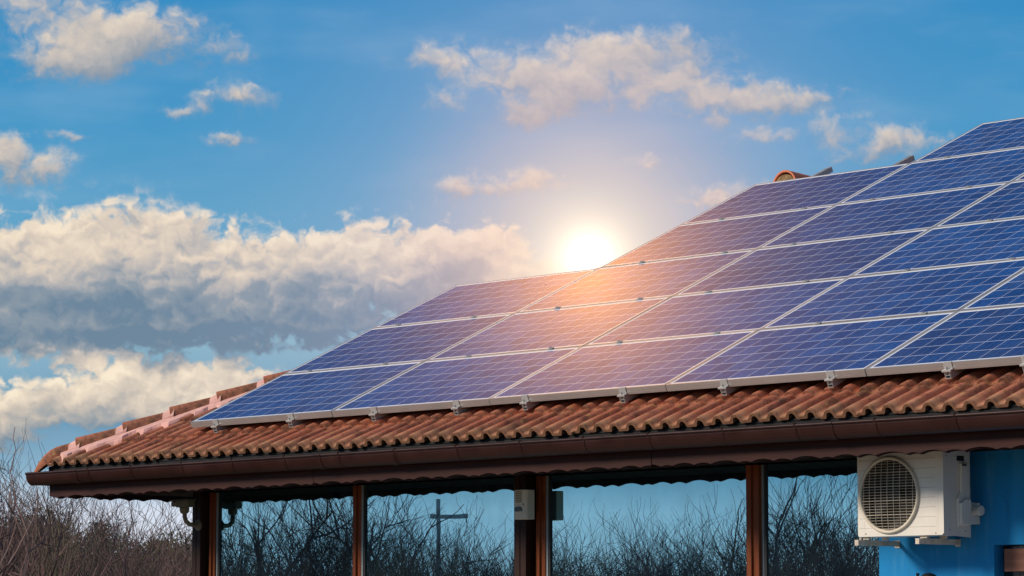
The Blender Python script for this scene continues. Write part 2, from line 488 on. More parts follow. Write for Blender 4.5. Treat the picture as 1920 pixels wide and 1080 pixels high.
def window_glass(n, b, out):
    t = n.new('ShaderNodeTexCoord').outputs['Object']
    setp(n, b, Base_Color=(0.012, 0.018, 0.024), Roughness=0.05)
    gl = n.new('ShaderNodeBsdfGlossy')
    gl.inputs['Color'].default_value = (0.36, 0.74, 0.88, 1)
    gl.inputs['Roughness'].default_value = 0.0
    wv = n.noise(n.v('MULTIPLY', t, (1.2, 1, 2.6)), 1.3, 2)
    bn = n.new('ShaderNodeBump')
    bn.inputs['Strength'].default_value = 0.10
    bn.inputs['Distance'].default_value = 0.0015
    n.put(bn.inputs['Height'], wv)
    n.put(gl.inputs['Normal'], bn.outputs[0])
    mx = n.new('ShaderNodeMixShader')
    sm = n.noise(n.v('MULTIPLY', t, (3, 1, 1.2)), 1.4, 5, 0.65)
    n.put(mx.inputs[0], n.ramp(sm, 0.3, 0.75, 0.72, 0.60))
    n.put(b.inputs['Base Color'], n.mix(n.ramp(sm, 0.45, 0.75), (0.010, 0.015, 0.020), (0.035, 0.045, 0.05)))
    n.put(mx.inputs[1], b.outputs[0])
    n.put(mx.inputs[2], gl.outputs[0])
    n.put(out.inputs[0], mx.outputs[0])


M['glass'] = mat('window_glass', window_glass)


def ground_fn(n, b, out):
    t = n.new('ShaderNodeTexCoord').outputs['Object']
    f = n.noise(t, 0.35, 6, 0.65)
    f2 = n.noise(t, 6, 6, 0.7)
    c = n.mix(n.ramp(f, 0.35, 0.65), (0.055, 0.065, 0.028), (0.13, 0.105, 0.06))
    c = n.mix(n.ramp(f2, 0.4, 0.7, 0, 0.6), c, (0.16, 0.13, 0.085))
    setp(n, b, Base_Color=c, Roughness=0.95)
    bump(n, b, f2, 0.8, 0.05)


M['ground'] = mat('winter_grass', ground_fn)


# ------------------------------------------------------------------ mesh helpers
class MB:
    def __init__(s):
        s.v, s.f, s.uv = [], [], {}

    def quad(s, *pts):
        i = len(s.v)
        s.v += [tuple(p) for p in pts]
        s.f.append(tuple(range(i, i + len(pts))))

    def box(s, x0, x1, y0, y1, z0, z1, mtx=None):
        c = [(x0, y0, z0), (x1, y0, z0), (x1, y1, z0), (x0, y1, z0), (x0, y0, z1), (x1, y0, z1), (x1, y1, z1), (x0, y1, z1)]
        if mtx:
            c = [tuple(mtx @ Vector(p)) for p in c]
        i = len(s.v)
        s.v += c
        s.f += [tuple(i + k for k in q) for q in ((0, 3, 2, 1), (4, 5, 6, 7), (0, 1, 5, 4), (1, 2, 6, 5), (2, 3, 7, 6), (3, 0, 4, 7))]

    def tube(s, pts, rad, n=6, cap=True):
        pts = [Vector(p) for p in pts]
        if not isinstance(rad, (list, tuple)):
            rad = [rad] * len(pts)
        base = len(s.v)
        prev = None
        for i, p in enumerate(pts):
            a = pts[min(i + 1, len(pts) - 1)] - pts[max(i - 1, 0)]
            if a.length < 1e-9:
                a = Vector((0, 0, 1))
            a.normalize()
            if prev is None:
                u = a.cross(Vector((0, 0, 1)) if abs(a.z) < 0.9 else Vector((1, 0, 0))).normalized()
            else:
                u = (prev - a * prev.dot(a))
                u = u.normalized() if u.length > 1e-6 else a.orthogonal().normalized()
            prev = u
            v = a.cross(u)
            for k in range(n):
                t = 2 * PI * k / n
                s.v.append(tuple(p + (u * math.cos(t) + v * math.sin(t)) * rad[i]))
        for i in range(len(pts) - 1):
            for k in range(n):
                a0 = base + i * n + k
                a1 = base + i * n + (k + 1) % n
                s.f.append((a0, a1, a1 + n, a0 + n))
        if cap:
            s.f.append(tuple(base + k for k in reversed(range(n))))
            s.f.append(tuple(base + (len(pts) - 1) * n + k for k in range(n)))

    def prism(s, poly, ax, a0, a1):
        """poly in the two other axes (in order), extruded along ax from a0 to a1"""
        def P3(q, a):
            r = list(q)
            r.insert(ax, a)
            return tuple(r)
        n = len(poly)
        i = len(s.v)
        s.v += [P3(q, a0) for q in poly] + [P3(q, a1) for q in poly]
        s.f.append(tuple(i + k for k in range(n)))
        s.f.append(tuple(i + n + k for k in reversed(range(n))))
        for k in range(n):
            s.f.append((i + k, i + (k + 1) % n, i + n + (k + 1) % n, i + n + k))

    def mesh(s, name, material, smooth=False, fix=True):
        me = bpy.data.meshes.new(name)
        me.from_pydata(s.v, [], s.f)
        me.update()
        me.materials.append(material)
        if fix:
            import bmesh
            b = bmesh.new()
            b.from_mesh(me)
            bmesh.ops.recalc_face_normals(b, faces=b.faces)
            b.to_mesh(me)
            b.free()
        if smooth:
            for p in me.polygons:
                p.use_smooth = True
        return me

    def build(s, name, material, parent=None, smooth=False, fix=True, bevel=0.0):
        o = bpy.data.objects.new(name, s.mesh(name, material, smooth, fix))
        COL.objects.link(o)
        if parent:
            o.parent = parent
        if bevel:
            m = o.modifiers.new('bevel', 'BEVEL')
            m.width = bevel
            m.segments = 2
            m.limit_method = 'ANGLE'
        return o


def smooth_by_angle(o, deg=40):
    o.data.set_sharp_from_angle(angle=R(deg))
    for p in o.data.polygons:
        p.use_smooth = True


def empty(name, loc, rot=(0, 0, 0), label=None, cat=None, group=None):
    o = bpy.data.objects.new(name, None)
    o.empty_display_size = 0.2
    COL.objects.link(o)
    o.location = loc
    o.rotation_euler = rot
    tag(o, label, cat, group)
    return o


def tag(o, label=None, cat=None, group=None, kind=None):
    if label:
        o['label'] = label
    if cat:
        o['category'] = cat
    if group:
        o['group'] = group
    if kind:
        o['kind'] = kind
    return o


def copy_tree(o, parent=None):
    c = o.copy()
    COL.objects.link(c)
    c.parent = parent
    for ch in list(o.children):
        copy_tree(ch, c)
    return c


# ------------------------------------------------------------------ ground
g = MB()
g.quad((-900, -900, 0), (900, -900, 0), (900, 900, 0), (-900, 900, 0))
tag(g.build('ground', M['ground'], fix=False), kind='structure')

def bounce_slab_fn(n, b, out):
    t = n.new('ShaderNodeTexCoord').outputs['Object']
    br = n.new('ShaderNodeTexBrick')
    br.offset = 0.5
    n.put(br.inputs['Vector'], t)
    br.inputs['Scale'].default_value = 2.0
    br.inputs['Mortar Size'].default_value = 0.012
    br.inputs['Color1'].default_value = (0.42, 0.34, 0.25, 1)
    br.inputs['Color2'].default_value = (0.34, 0.28, 0.21, 1)
    br.inputs['Mortar'].default_value = (0.14, 0.12, 0.10, 1)
    f = n.noise(t, 3, 6, 0.65)
    setp(n, b, Base_Color=n.mix(n.ramp(f, 0.4, 0.75, 0, 0.4), br.outputs[0], (0.2, 0.17, 0.13)), Roughness=0.85)
    bump(n, b, f, 0.3, 0.01)


g = MB()  # unseen paving added to bounce warm light up under the eave
g.quad((-20.2, 8.5, 0.004), (-4, 8.5, 0.004), (-4, 14.76, 0.004), (-20.2, 14.76, 0.004))
tag(g.build('bounce_paving', mat('bounce_slabs', bounce_slab_fn), fix=False), kind='structure')

# ------------------------------------------------------------------ the house
T = 0.431544
CT, ST, TT = math.cos(T), math.sin(T), math.tan(T)
OX, OY, OZ = -18.5781, 14.2347, 3.14501          # lower left top corner of the panel field
H = 0.105                                        # tiles lie this far under the panel tops
EX, EY, EZ = -20.11, 13.905, 2.906               # roof corner at tile level
BACK = 26.8
RIGHT = -4.0
RUN = (BACK - EY) / 2                            # plan length of each slope
APX, APY, APZ = EX + RUN, EY + RUN, EZ + RUN * TT
YW = 14.77

house = empty('house', (-12, 20, 0), (0, 0, 0), 'single storey house with blue walls, brown timber windows and a red tiled hipped roof', 'house')


def local(o):
    """children of the house are modelled in world metres"""
    o.matrix_parent_inverse = house.matrix_world.inverted()
    o.location = (-house.location.x, -house.location.y, -house.location.z)
    return o


def hb(mb, name, m, parent=None, **kw):
    o = mb.build(name, m, None, **kw)
    if parent is None or parent is house:
        o.parent = house
        o.location = tuple(-x for x in house.location)
    else:
        o.parent = parent
    return o


def roof_slope(name, org, xa, sa, length, run, clip_lo, clip_hi, step, nc=None):
    """org: corner, xa: unit along the eave, sa: unit up the slope in plan"""
    org, xa, sa = Vector(org), Vector(xa), Vector(sa)
    up = (sa * CT + Vector((0, 0, ST)))
    nrm = Vector((0, 0, 1)) * CT - sa * ST
    L = run / CT
    nc = int(L / COURSE) + 1
    v, f, uvs = [], [], []
    nx = int(length / step)
    drop = 0.0026 if clip_hi(0) == 99 else 0.0
    rnd = random.Random(3)

    def arch(x, wd):
        t = ((x / 0.15) % 1.0) - 0.5
        return math.cos(PI * t / (2 * wd)) ** 0.75 if abs(t) < wd else 0.0

    def prof(x):
        z = 0.040 * arch(x, 0.33) - 0.020
        t2 = ((x - 0.075) / 0.30) % 1.0          # side lap on every second wave
        if 0.06 < t2 < 0.13:
            z += 0.005
        return z

    def prof_under(x):
        t = ((x / 0.15) % 1.0) - 0.5
        return (0.040 * math.sqrt(max(0.0, 1 - (t / 0.215) ** 2)) if abs(t) < 0.215 else 0.0) - 0.038
    for c in range(nc):
        s0 = c * COURSE - 0.004
        s1 = min((c + 1) * COURSE + 0.02, L)
        jit = {}
        rows = [(s0 + 0.12, -0.004, 9), (s0 + 0.003, -0.000, 9), (s0, 0.000, 0.0), (s0 + 0.012, 0.006, 0), (s0 + COURSE * 0.5, -0.004, 0), (s1, -0.020, 0)]
        base = len(v)
        for ri, (s, dz, _) in enumerate(rows):
            lo, hi = clip_lo(s * CT), clip_hi(s * CT)
            for i in range(nx + 1):
                x = i * step
                k = int(x / TILE_W)
                if (k, c) not in jit:
                    jit[(k, c)] = (rnd.uniform(-0.012, 0.012), rnd.uniform(-0.004, 0.005))
                js, jz = jit[(k, c)]
                xx = min(max(x, lo), hi)
                p = org + xa * xx + up * (s + (js if ri < 4 else 0)) + nrm * ((prof_under(xx) if ri < 2 else prof(xx)) + dz + jz - 0.02 - drop * min(xx, 10))
                v.append(tuple(p))
                uvs.append((xx, max(s, c * COURSE + 0.0005) if ri < 5 else (c + 1) * COURSE - 0.001))
        for ri in range(len(rows) - 1):
            for i in range(nx):
                a = base + ri * (nx + 1) + i
                q = (a, a + 1, a + nx + 2, a + nx + 1)
                if (Vector(v[a]) - Vector(v[a + 1])).length < 1e-5 and (Vector(v[q[2]]) - Vector(v[q[3]])).length < 1e-5:
                    continue
                f.append(q)
    me = bpy.data.meshes.new(name)
    me.from_pydata(v, [], f)
    me.update()
    me.materials.append(M['tile'])
    ul = me.uv_layers.new(name='UVMap')
    for lp in me.loops:
        ul.data[lp.index].uv = uvs[lp.vertex_index]
    o = bpy.data.objects.new(name, me)
    COL.objects.link(o)
    o.parent = house
    o.location = tuple(-x for x in house.location)
    smooth_by_angle(o, 50)
    return o


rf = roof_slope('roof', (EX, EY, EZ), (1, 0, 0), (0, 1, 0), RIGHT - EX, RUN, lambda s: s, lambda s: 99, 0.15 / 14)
rf['label'] = 'front slope of red two-wave roof tiles stained with yellow lichen'
roof_slope('roof', (EX, BACK, EZ), (0, -1, 0), (1, 0, 0), BACK - EY, RUN, lambda s: s, lambda s: BACK - EY - s, 0.05)
roof_slope('roof', (RIGHT, BACK, EZ), (-1, 0, 0), (0, -1, 0), RIGHT - EX, RUN, lambda s: 0, lambda s: RIGHT - EX - s, 0.05)

# roof underside so that nothing shows through
u = MB()
dz = -0.07
u.quad((EX + .05, EY + .05, EZ + dz), (RIGHT, EY + .05, EZ + dz), (RIGHT, APY, APZ + dz), (APX, APY, APZ + dz))
u.quad((EX + .05, BACK, EZ + dz), (EX + .05, EY + .05, EZ + dz), (APX, APY, APZ + dz))
u.quad((RIGHT, BACK, EZ + dz), (EX, BACK, EZ + dz), (APX, APY, APZ + dz), (RIGHT, APY, APZ + dz))
u.build('roof_felt', M['black'], house, fix=False).location = tuple(-x for x in house.location)

# hip and ridge caps: one half round tile mesh, copied


def cap_mesh(L, r0, r1, nose=False, n=14, th=0.014):
    m = MB()
    rows = 8 if nose else 3
    grid = []
    for side in (0, 1):
        for i in range(rows):
            t = i / (rows - 1)
            rr = (r0 + (r1 - r0) * t) - side * th
            zz = 0
            if nose:
                k = min(1.0, t / 0.62)
                rr *= 0.25 + 0.75 * math.sin(k * PI / 2) ** 0.75
                zz = -0.075 * (1 - math.sin(k * PI / 2))
            for j in range(n + 1):
                a = PI * 1.06 * j / n - PI * 0.03
                grid.append((t * L, rr * math.cos(a), rr * math.sin(a) * 0.95 + zz))
    m.v = grid
    w1 = n + 1
    for side in (0, 1):
        o = side * rows * w1
        for i in range(rows - 1):
            for j in range(n):
                a = o + i * w1 + j
                m.f.append((a, a + 1, a + w1 + 1, a + w1))
    o = rows * w1
    for i in (0, rows - 1):
        for j in range(n):
            a = i * w1 + j
            m.f.append((a, a + 1, o + a + 1, o + a))
    for j in (0, n):
        for i in range(rows - 1):
            a = i * w1 + j
            m.f.append((a, a + w1, o + a + w1, o + a))
    me = m.mesh('cap', M['cap'], True, True)
    me.set_sharp_from_angle(angle=R(50))
    return me


def frame_mat(origin, xdir, up=(0, 0, 1)):
    x = Vector(xdir).normalized()
    y = Vector(up).cross(x).normalized()
    z = x.cross(y)
    m = Matrix((x, y, z)).transposed().to_4x4()
    m.translation = Vector(origin)
    return m


cap_me = cap_mesh(0.43, 0.104, 0.086)
nose_me = cap_mesh(0.40, 0.100, 0.086, nose=True)
hipd = Vector((1, 1, TT)).normalized()
SP = 0.390
hip0 = Vector((EX + 0.005, EY + 0.005, EZ + 0.00))
ncap = int((RUN * math.sqrt(2 + TT * TT)) / SP)
W2H = Matrix.Translation(-Vector(house.location))


def put_h(name, me, mw):
    o = bpy.data.objects.new(name, me)
    COL.objects.link(o)
    o.parent = house
    o.matrix_basis = W2H @ mw
    return o


first = None
put_h('hip_tile', nose_me, frame_mat(hip0 + hipd * (-0.055) + Vector((0, 0, -0.030)), hipd - Vector((0, 0, 0.02))))['label'] = 'rounded end tile at the roof corner'
START = 0.335
for i in range(ncap):
    p = hip0 + hipd * (START + i * SP) + Vector((0, 0, -0.024))
    put_h('hip_tile', cap_me, frame_mat(p, hipd - Vector((0, 0, 0.045))))

# mortar beside and under the hip tiles
m = MB()
rng = random.Random(5)
side = Vector((1, -1, 0)).normalized()
Lh = RUN * math.sqrt(2 + TT * TT)
NS = int(Lh / 0.035)
for sgn in (1, -1):
    rows = []
    for i in range(NS):
        d = 0.20 + i * 0.035
        base = hip0 + hipd * d
        lump = rng.uniform(-0.010, 0.010)
        per = math.sin(d * 2 * PI / 0.215) * 0.020 + math.sin(d * 2 * PI / 0.53 + 1) * 0.016
        wd = 0.175 + lump + per
        if i == 0:
            wd = 0.12
        sl = side * sgn
        # the slope falls away from the hip on this side
        fall = TT / math.sqrt(2)
        r = []
        for (q, hgt) in ((0.0, 0.030), (0.085, 0.018), (wd * 0.93, 0.008 + rng.uniform(-.003, .003)), (wd, -0.012), (wd + 0.008, -0.05)):
            r.append(base + sl * q + Vector((0, 0, -fall * q + hgt)))
        rows.append(r)
    for i in range(NS - 1):
        for k in range(4):
            m.quad(rows[i][k], rows[i + 1][k], rows[i + 1][k + 1], rows[i][k + 1])
# collars that close the raised lower end of each hip tile
for i in range(ncap):
    d = START + i * SP
    n_ = 12
    ringA, ringB = [], []
    for j in range(n_ + 1):
        a = PI * j / n_
        wob = 1 + rng.uniform(-.04, .04)
        for ring, dd, rr in ((ringA, -0.075, 0.084), (ringB, 0.02, 0.100)):
            c = hip0 + hipd * (d + dd) + Vector((0, 0, -0.030))
            ring.append(c + side * (math.cos(a) * rr * wob * 1.12) + Vector((0, 0, math.sin(a) * rr * wob * 0.97)))
    for j in range(n_):
        m.quad(ringA[j], ringA[j + 1], ringB[j + 1], ringB[j])
    m.quad(*ringB)
    m.quad(*reversed(ringA))
o = m.build('mortar', M['mortar'], house, smooth=False, fix=False)
o.location = tuple(-x for x in house.location)
o['label'] = 'pink mortar bedding along the hip tiles'
smooth_by_angle(o, 35)

# main ridge tiles (mostly behind the panels)
for i in range(int((RIGHT - APX) / 0.39)):
    put_h('ridge_tile', cap_me, frame_mat((APX + 0.1 + i * 0.39, APY, APZ + 0.015), (1, 0, -0.03)))

# short masonry kerb with three half round tiles, seen end on above the panels
kx, ky, kz = -16.78, 19.10, 5.235
kb = MB()
kb.box(kx - 0.085, kx + 0.085, ky + 0.01, ky + 2.6, 4.3, kz + 0.03)
kb.build('kerb', M['mortar'], house).location = tuple(-x for x in house.location)
big = cap_mesh(0.52, 0.150, 0.118, n=18, th=0.018)
for i in range(5):
    put_h('ridge_tile', big, frame_mat((kx, ky - 0.06 + i * 0.46, kz + 0.01), (0.10, 1, -0.035)))
big.materials[0] = simple('fresh_terracotta', (0.66, 0.20, 0.10), 0.85, 0, 0.15, 6, 0.2)
pl = MB()
pts = [(kx + 0.118 * math.cos(PI * j / 14), kz + 0.005 + 0.112 * math.sin(PI * j / 14)) for j in range(15)]
pl.prism(pts, 1, ky - 0.045, ky + 0.03)
pl.build('mortar', simple('old_mortar', (0.30, 0.19, 0.08), 0.95, 0, 0.5, 18, 0.6, (0.04, 0.02, 0.01)), house).location = tuple(-x for x in house.location)

# gutter: half round trough with a rolled rim, collars and straps
GX0, GX1 = -20.165, RIGHT
GYF, GYB, GZ = 13.832, 13.958, 2.796


def trough(m, org, ax, outd, L, r=0.064, th=0.004, n=14):
    org, ax, outd = Vector(org), Vector(ax), Vector(outd)
    for (a, b) in ((r, 0), ):
        ro = []
        for rr in (r, r - th):
            for d in (0, L):
                ro.append([org + ax * d + outd * (-math.cos(PI * j / n) * rr) + Vector((0, 0, -math.sin(PI * j / n) * rr * 1.45)) for j in range(n + 1)])
        for k in (0, 2):
            for j in range(n):
                m.quad(ro[k][j], ro[k][j + 1], ro[k + 1][j + 1], ro[k + 1][j])
        # closed ends
        m.quad(*ro[0])
        m.quad(*reversed(ro[1]))
        m.tube([org + outd * r, org + outd * r + ax * L], 0.0095, 8)


gm = MB()
gc = (GYF + GYB) / 2
trough(gm, (GX0, gc, GZ), (1, 0, 0), (0, -1, 0), GX1 - GX0)
gutter = hb(gm, 'gutter', M['gutter'], fix=False)
gutter['label'] = 'brown half round gutter along the front eave'
smooth_by_angle(gutter, 60)
gm = MB()
trough(gm, (-20.165 + 0.064, 13.9, GZ), (0, 1, 0), (-1, 0, 0), BACK - 13.9)
gs = hb(gm, 'gutter', M['gutter'], fix=False)
smooth_by_angle(gs, 60)
strap_x = [-19.33, -18.78, -18.15, -17.55, -16.95, -16.35, -15.75, -15.13, -14.51, -13.92, -13.34, -12.71, -12.12, -11.50, -10.91, -10.3]
for x in strap_x:
    sm = MB()
    rr = 0.0685
    pts = [(x, gc - rr * math.cos(PI * j / 12), GZ - rr * 1.45 * math.sin(PI * j / 12) + 0.004) for j in range(13)]
    for j in range(12):
        a, b = pts[j], pts[j + 1]
        sm.quad((a[0] - .007, a[1], a[2]), (a[0] + .007, a[1], a[2]), (b[0] + .007, b[1], b[2]), (b[0] - .007, b[1], b[2]))
    sm.tube([(x, gc - rr, GZ), (x, gc - rr, GZ + 0.017)], 0.008, 6)
    st = sm.build('gutter_bracket', M['gutter'], gutter, smooth=False, fix=False)
for x in (-19.52, -16.58, -11.86, -15.80):
    sm = MB()
    trough(sm, (x - 0.035, gc, GZ + 0.001), (1, 0, 0), (0, -1, 0), 0.07, r=0.0675)
    cl = sm.build('gutter_joint', M['gutter'], gutter, fix=False)
    smooth_by_angle(cl, 60)

# black board between gutter and tiles, and the scalloped fascia boards
bb = MB()
bb.box(-20.04, RIGHT, 13.962, 13.985, 2.787, 2.852)
bb.box(-20.04, -20.02, 13.985, BACK, 2.787, 2.852)
hb(bb, 'eaves_board', M['black'])


def scallop(x):
    """height of the fascia's lower edge above its lowest point"""
    t = (x % 0.66)
    spans = [(0.0, 0.235, 0.020), (0.235, 0.335, 0.009), (0.335, 0.52, 0.018), (0.52, 0.66, 0.013)]
    for a, b, h in spans:
        if a <= t < b:
            return h * abs(math.sin(PI * (t - a) / (b - a))) ** 0.75
    return 0.0


def fascia(m, along, c0, c1, a0, a1, zt, zb, ph=0.0):
    step = 0.011
    n = int((a1 - a0) / step)
    for i in range(n):
        x0, x1 = a0 + i * step, a0 + (i + 1) * step
        h0, h1 = zb + scallop(x0 + ph), zb + scallop(x1 + ph)
        q = [(x0, c0, h0), (x1, c0, h1), (x1, c0, zt), (x0, c0, zt)]
        p = [(x0, c1, h0), (x1, c1, h1), (x1, c1, zt), (x0, c1, zt)]
        if along == 1:
            q = [(b, a, c) for a, b, c in q]
            p = [(b, a, c) for a, b, c in p]
        m.quad(*q)
        m.quad(*reversed(p))
        m.quad(q[0], p[0], p[1], q[1])


m = MB()
fascia(m, 0, 13.970, 13.994, -20.036, -16.79, 2.785, 2.600)
fascia(m, 0, 13.970, 13.994, -16.786, -13.45, 2.785, 2.600, 0.21)
fascia(m, 0, 13.970, 13.994, -13.446, RIGHT, 2.785, 2.600, 0.4)
fb = hb(m, 'fascia_board', M['fascia'], fix=False)
fb['label'] = 'reddish brown fascia board with a scalloped lower edge'
m = MB()
fascia(m, 0, 13.996, 14.010, -20.034, -16.79, 2.785, 2.5935)
fascia(m, 0, 13.996, 14.010, -16.786, -13.45, 2.785, 2.5935, 0.21)
fascia(m, 0, 13.996, 14.010, -13.446, RIGHT, 2.785, 2.5935, 0.4)
hb(m, 'backing_board', M['fascia'], fix=False)
m = MB()
fascia(m, 1, -20.036, -20.014, 13.996, BACK, 2.785, 2.600, 0.3)
hb(m, 'fascia_board', M['fascia'], fix=False)
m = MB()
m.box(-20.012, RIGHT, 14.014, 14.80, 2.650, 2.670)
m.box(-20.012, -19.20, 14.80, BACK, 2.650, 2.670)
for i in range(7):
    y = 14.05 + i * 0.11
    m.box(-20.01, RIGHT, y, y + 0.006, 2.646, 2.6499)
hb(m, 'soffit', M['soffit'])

# walls
WX0 = -19.16
m = MB()
# front wall right of the glazing, with the shuttered opening
xa, xb, xo = -12.262, RIGHT, -11.372
ox1, oz0, oz1 = -10.10, 1.00, 2.084
for (x0, x1, z0, z1) in ((xa, xo, 0, 2.65), (xo, ox1, oz1, 2.65), (xo, ox1, 0, oz0), (ox1, xb, 0, 2.65)):
    m.quad((x0, YW, z0), (x1, YW, z0), (x1, YW, z1), (x0, YW, z1))
rd = 0.10
m.quad((xo, YW, oz0), (xo, YW + rd, oz0), (xo, YW + rd, oz1), (xo, YW, oz1))
m.quad((ox1, YW, oz0), (ox1, YW + rd, oz0), (ox1, YW + rd, oz1), (ox1, YW, oz1))
m.quad((xo, YW, oz1), (ox1, YW, oz1), (ox1, YW + rd, oz1), (xo, YW + rd, oz1))
m.quad((xo, YW, oz0), (ox1, YW, oz0), (ox1, YW + rd, oz0), (xo, YW + rd, oz0))
m.quad((xa, YW, 0), (xa, YW, 2.65), (xa, YW + 0.25, 2.65), (xa, YW + 0.25, 0))
# below the glazing, left, back and right walls
m.box(WX0, xa - 0.002, YW + 0.02, YW + 0.22, 0, 0.45)
m.quad((WX0, YW + 0.03, 0), (WX0, BACK - 0.8, 0), (WX0, BACK - 0.8, 2.65), (WX0, YW + 0.03, 2.65))
m.quad((WX0, BACK - 0.8, 0), (RIGHT, BACK - 0.8, 0), (RIGHT, BACK - 0.8, 2.65), (WX0, BACK - 0.8, 2.65))
m.quad((RIGHT, YW, 0), (RIGHT, BACK - 0.8, 0), (RIGHT, BACK - 0.8, 2.65), (RIGHT, APY, APZ - .1), (RIGHT, YW, 2.65))
wl = hb(m, 'wall', M['wall'], fix=False)
wl['label'] = 'bright blue rendered wall'

# timber posts and header
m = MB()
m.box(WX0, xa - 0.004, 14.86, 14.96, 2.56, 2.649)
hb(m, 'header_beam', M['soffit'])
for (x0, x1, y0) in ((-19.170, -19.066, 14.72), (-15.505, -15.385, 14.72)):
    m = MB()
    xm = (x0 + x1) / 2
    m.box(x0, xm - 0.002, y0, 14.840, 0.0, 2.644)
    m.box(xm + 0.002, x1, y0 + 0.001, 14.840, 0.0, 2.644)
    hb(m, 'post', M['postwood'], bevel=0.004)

# windows: frame (stiles) and pane
YG = 14.825
bays = [  # frame stile left (x0,x1,yfront), glass x0..x1
    ((-19.030, -18.975, 14.780), (-18.975, -17.322)),
    ((-17.316, -17.236, 14.790), (-17.236, -15.512)),
    ((-15.352, -15.272, 14.785), (-15.272, -13.372)),
    ((-13.367, -13.270, 14.765), (-13.270, -12.264)),
]
for (sx0, sx1, sy), (gx0, gx1) in bays:
    wn_ = empty('window', (sx0, YG, 0.45))
    wn_.parent = house
    wn_.location = Vector((sx0, YG, 0.45)) - Vector(house.location)
    m = MB()
    L = gx1 - sx0
    w_ = sx1 - sx0
    m.box(0, w_ * 0.45, sy - YG, 0.02, 0, 2.19)
    m.box(w_ * 0.45, w_, sy - YG + 0.015, 0.02, 0, 2.19)
    m.box(w_, L, -0.03, 0.02, 0, 0.07)
    m.build('frame', M['framewood'], wn_, bevel=0.003)
    m = MB()
    m.box(w_ + 0.0005, w_ + 0.019, -0.018, 0.001, 0.071, 2.189)
    m.build('seal', M['seal'], wn_)
    m = MB()
    m.box(w_ + 0.020, w_ + 0.034, -0.012, 0.001, 0.071, 2.189)
    m.build('gasket', M['acdark'], wn_)
    m = MB()
    m.quad((w_ + 0.034, 0, 0.07), (L, 0, 0.07), (L, 0, 2.19), (w_ + 0.034, 0, 2.19))
    m.build('pane', M['glass'], wn_, fix=False)

# shuttered window at the right
sw = empty('window', (xo, YW, oz0))
sw.parent = house
sw.location = Vector((xo, YW, oz0)) - Vector(house.location)
sw['label'] = 'small recessed window with a brown wooden shutter box'
W_ = ox1 - xo
m = MB()
m.box(0.055, W_ - 0.05, 0.028, 0.092, 0.925, 1.060)
for z in (0.965, 1.0, 1.03):
    m.box(0.056, W_ - 0.051, 0.0265, 0.028, z, z + 0.002)
m.build('shutter_box', M['shutter'], sw, bevel=0.003)
m = MB()
m.box(0.0, W_, 0.094, 0.099, 0.0, 1.08)
m.build('pane', M['lens'], sw)
m = MB()
for i in range(16):
    z = 0.04 + i * 0.054
    m.box(0.09, W_ - 0.09, 0.066, 0.082, z, z + 0.048)
m.build('shutter', M['shutter'], sw, bevel=0.002)

# ------------------------------------------------------------------ solar panels
PX, PY = 1.668, 1.012
PL, PW, PT = 1.660, 1.001, 0.046
fm = MB()
fw = 0.015
fm.box(0, PL, 0, fw, -PT, 0)
fm.box(0, PL, PW - fw, PW, -PT, 0)
fm.box(0, fw, fw, PW - fw, -PT, 0)
fm.box(PL - fw, PL, fw, PW - fw, -PT, 0)
# shallow grooves on the outer side of the lower frame bar
fm.box(0.002, PL - 0.002, -0.0012, 0.0, -0.018, -0.0165)
fm.box(0.002, PL - 0.002, -0.0012, 0.0, -0.034, -0.0325)
frame_me = fm.mesh('frame', M['framealu'])
gm = MB()
gm.quad((fw, fw, -0.0025), (PL - fw, fw, -0.0025), (PL - fw, PW - fw, -0.0025), (fw, PW - fw, -0.0025))
glass_me = gm.mesh('glass', M['pv'], fix=False)
gm = MB()
gm.quad((fw, fw, -0.040), (fw, PW - fw, -0.040), (PL - fw, PW - fw, -0.040), (PL - fw, fw, -0.040))
backm = gm.mesh('backsheet', M['backsheet'], fix=False)
SX, SN = Vector((0, CT, ST)), Vector((0, -ST, CT))


def on_slope(i, s, h=0.0):
    return Vector((OX + i, OY, OZ)) + SX * s - SN * h


COLS = {0: 3, 1: 5, 2: 6, 3: 6, 4: 4, 5: 1}
ords = ['first', 'second', 'third', 'fourth', 'fifth', 'sixth']
proto = None
rp = random.Random(11)
for i, nr in COLS.items():
    for j in range(nr):
        loc = on_slope(i * PX, j * PY)
        if proto is None:
            p = empty('solar_panel', loc)
            for nm, me in (('frame', frame_me), ('glass', glass_me), ('backsheet', backm)):
                o = bpy.data.objects.new(nm, me)
                COL.objects.link(o)
                o.parent = p
            proto = p
        else:
            p = copy_tree(proto)
        p.location = loc + SN * rp.uniform(-0.0015, 0.0015) + Vector((rp.uniform(-.002, .002), 0, 0))
        p.rotation_euler = (T + rp.uniform(-.0012, .0012), rp.uniform(-.0012, .0012), rp.uniform(-.0008, .0008))
        if j == 0:
            row = 'lowest row'
        elif j == nr - 1:
            row = 'topmost of its column'
        else:
            row = '%s row up from the eave' % ords[j]
        if i == 0:
            colm = 'leftmost column'
        else:
            colm = '%s column from the left' % ords[i]
        tag(p, 'blue solar panel, %s, %s' % (colm, row), 'solar panel', 'blue solar panels on the roof slope')

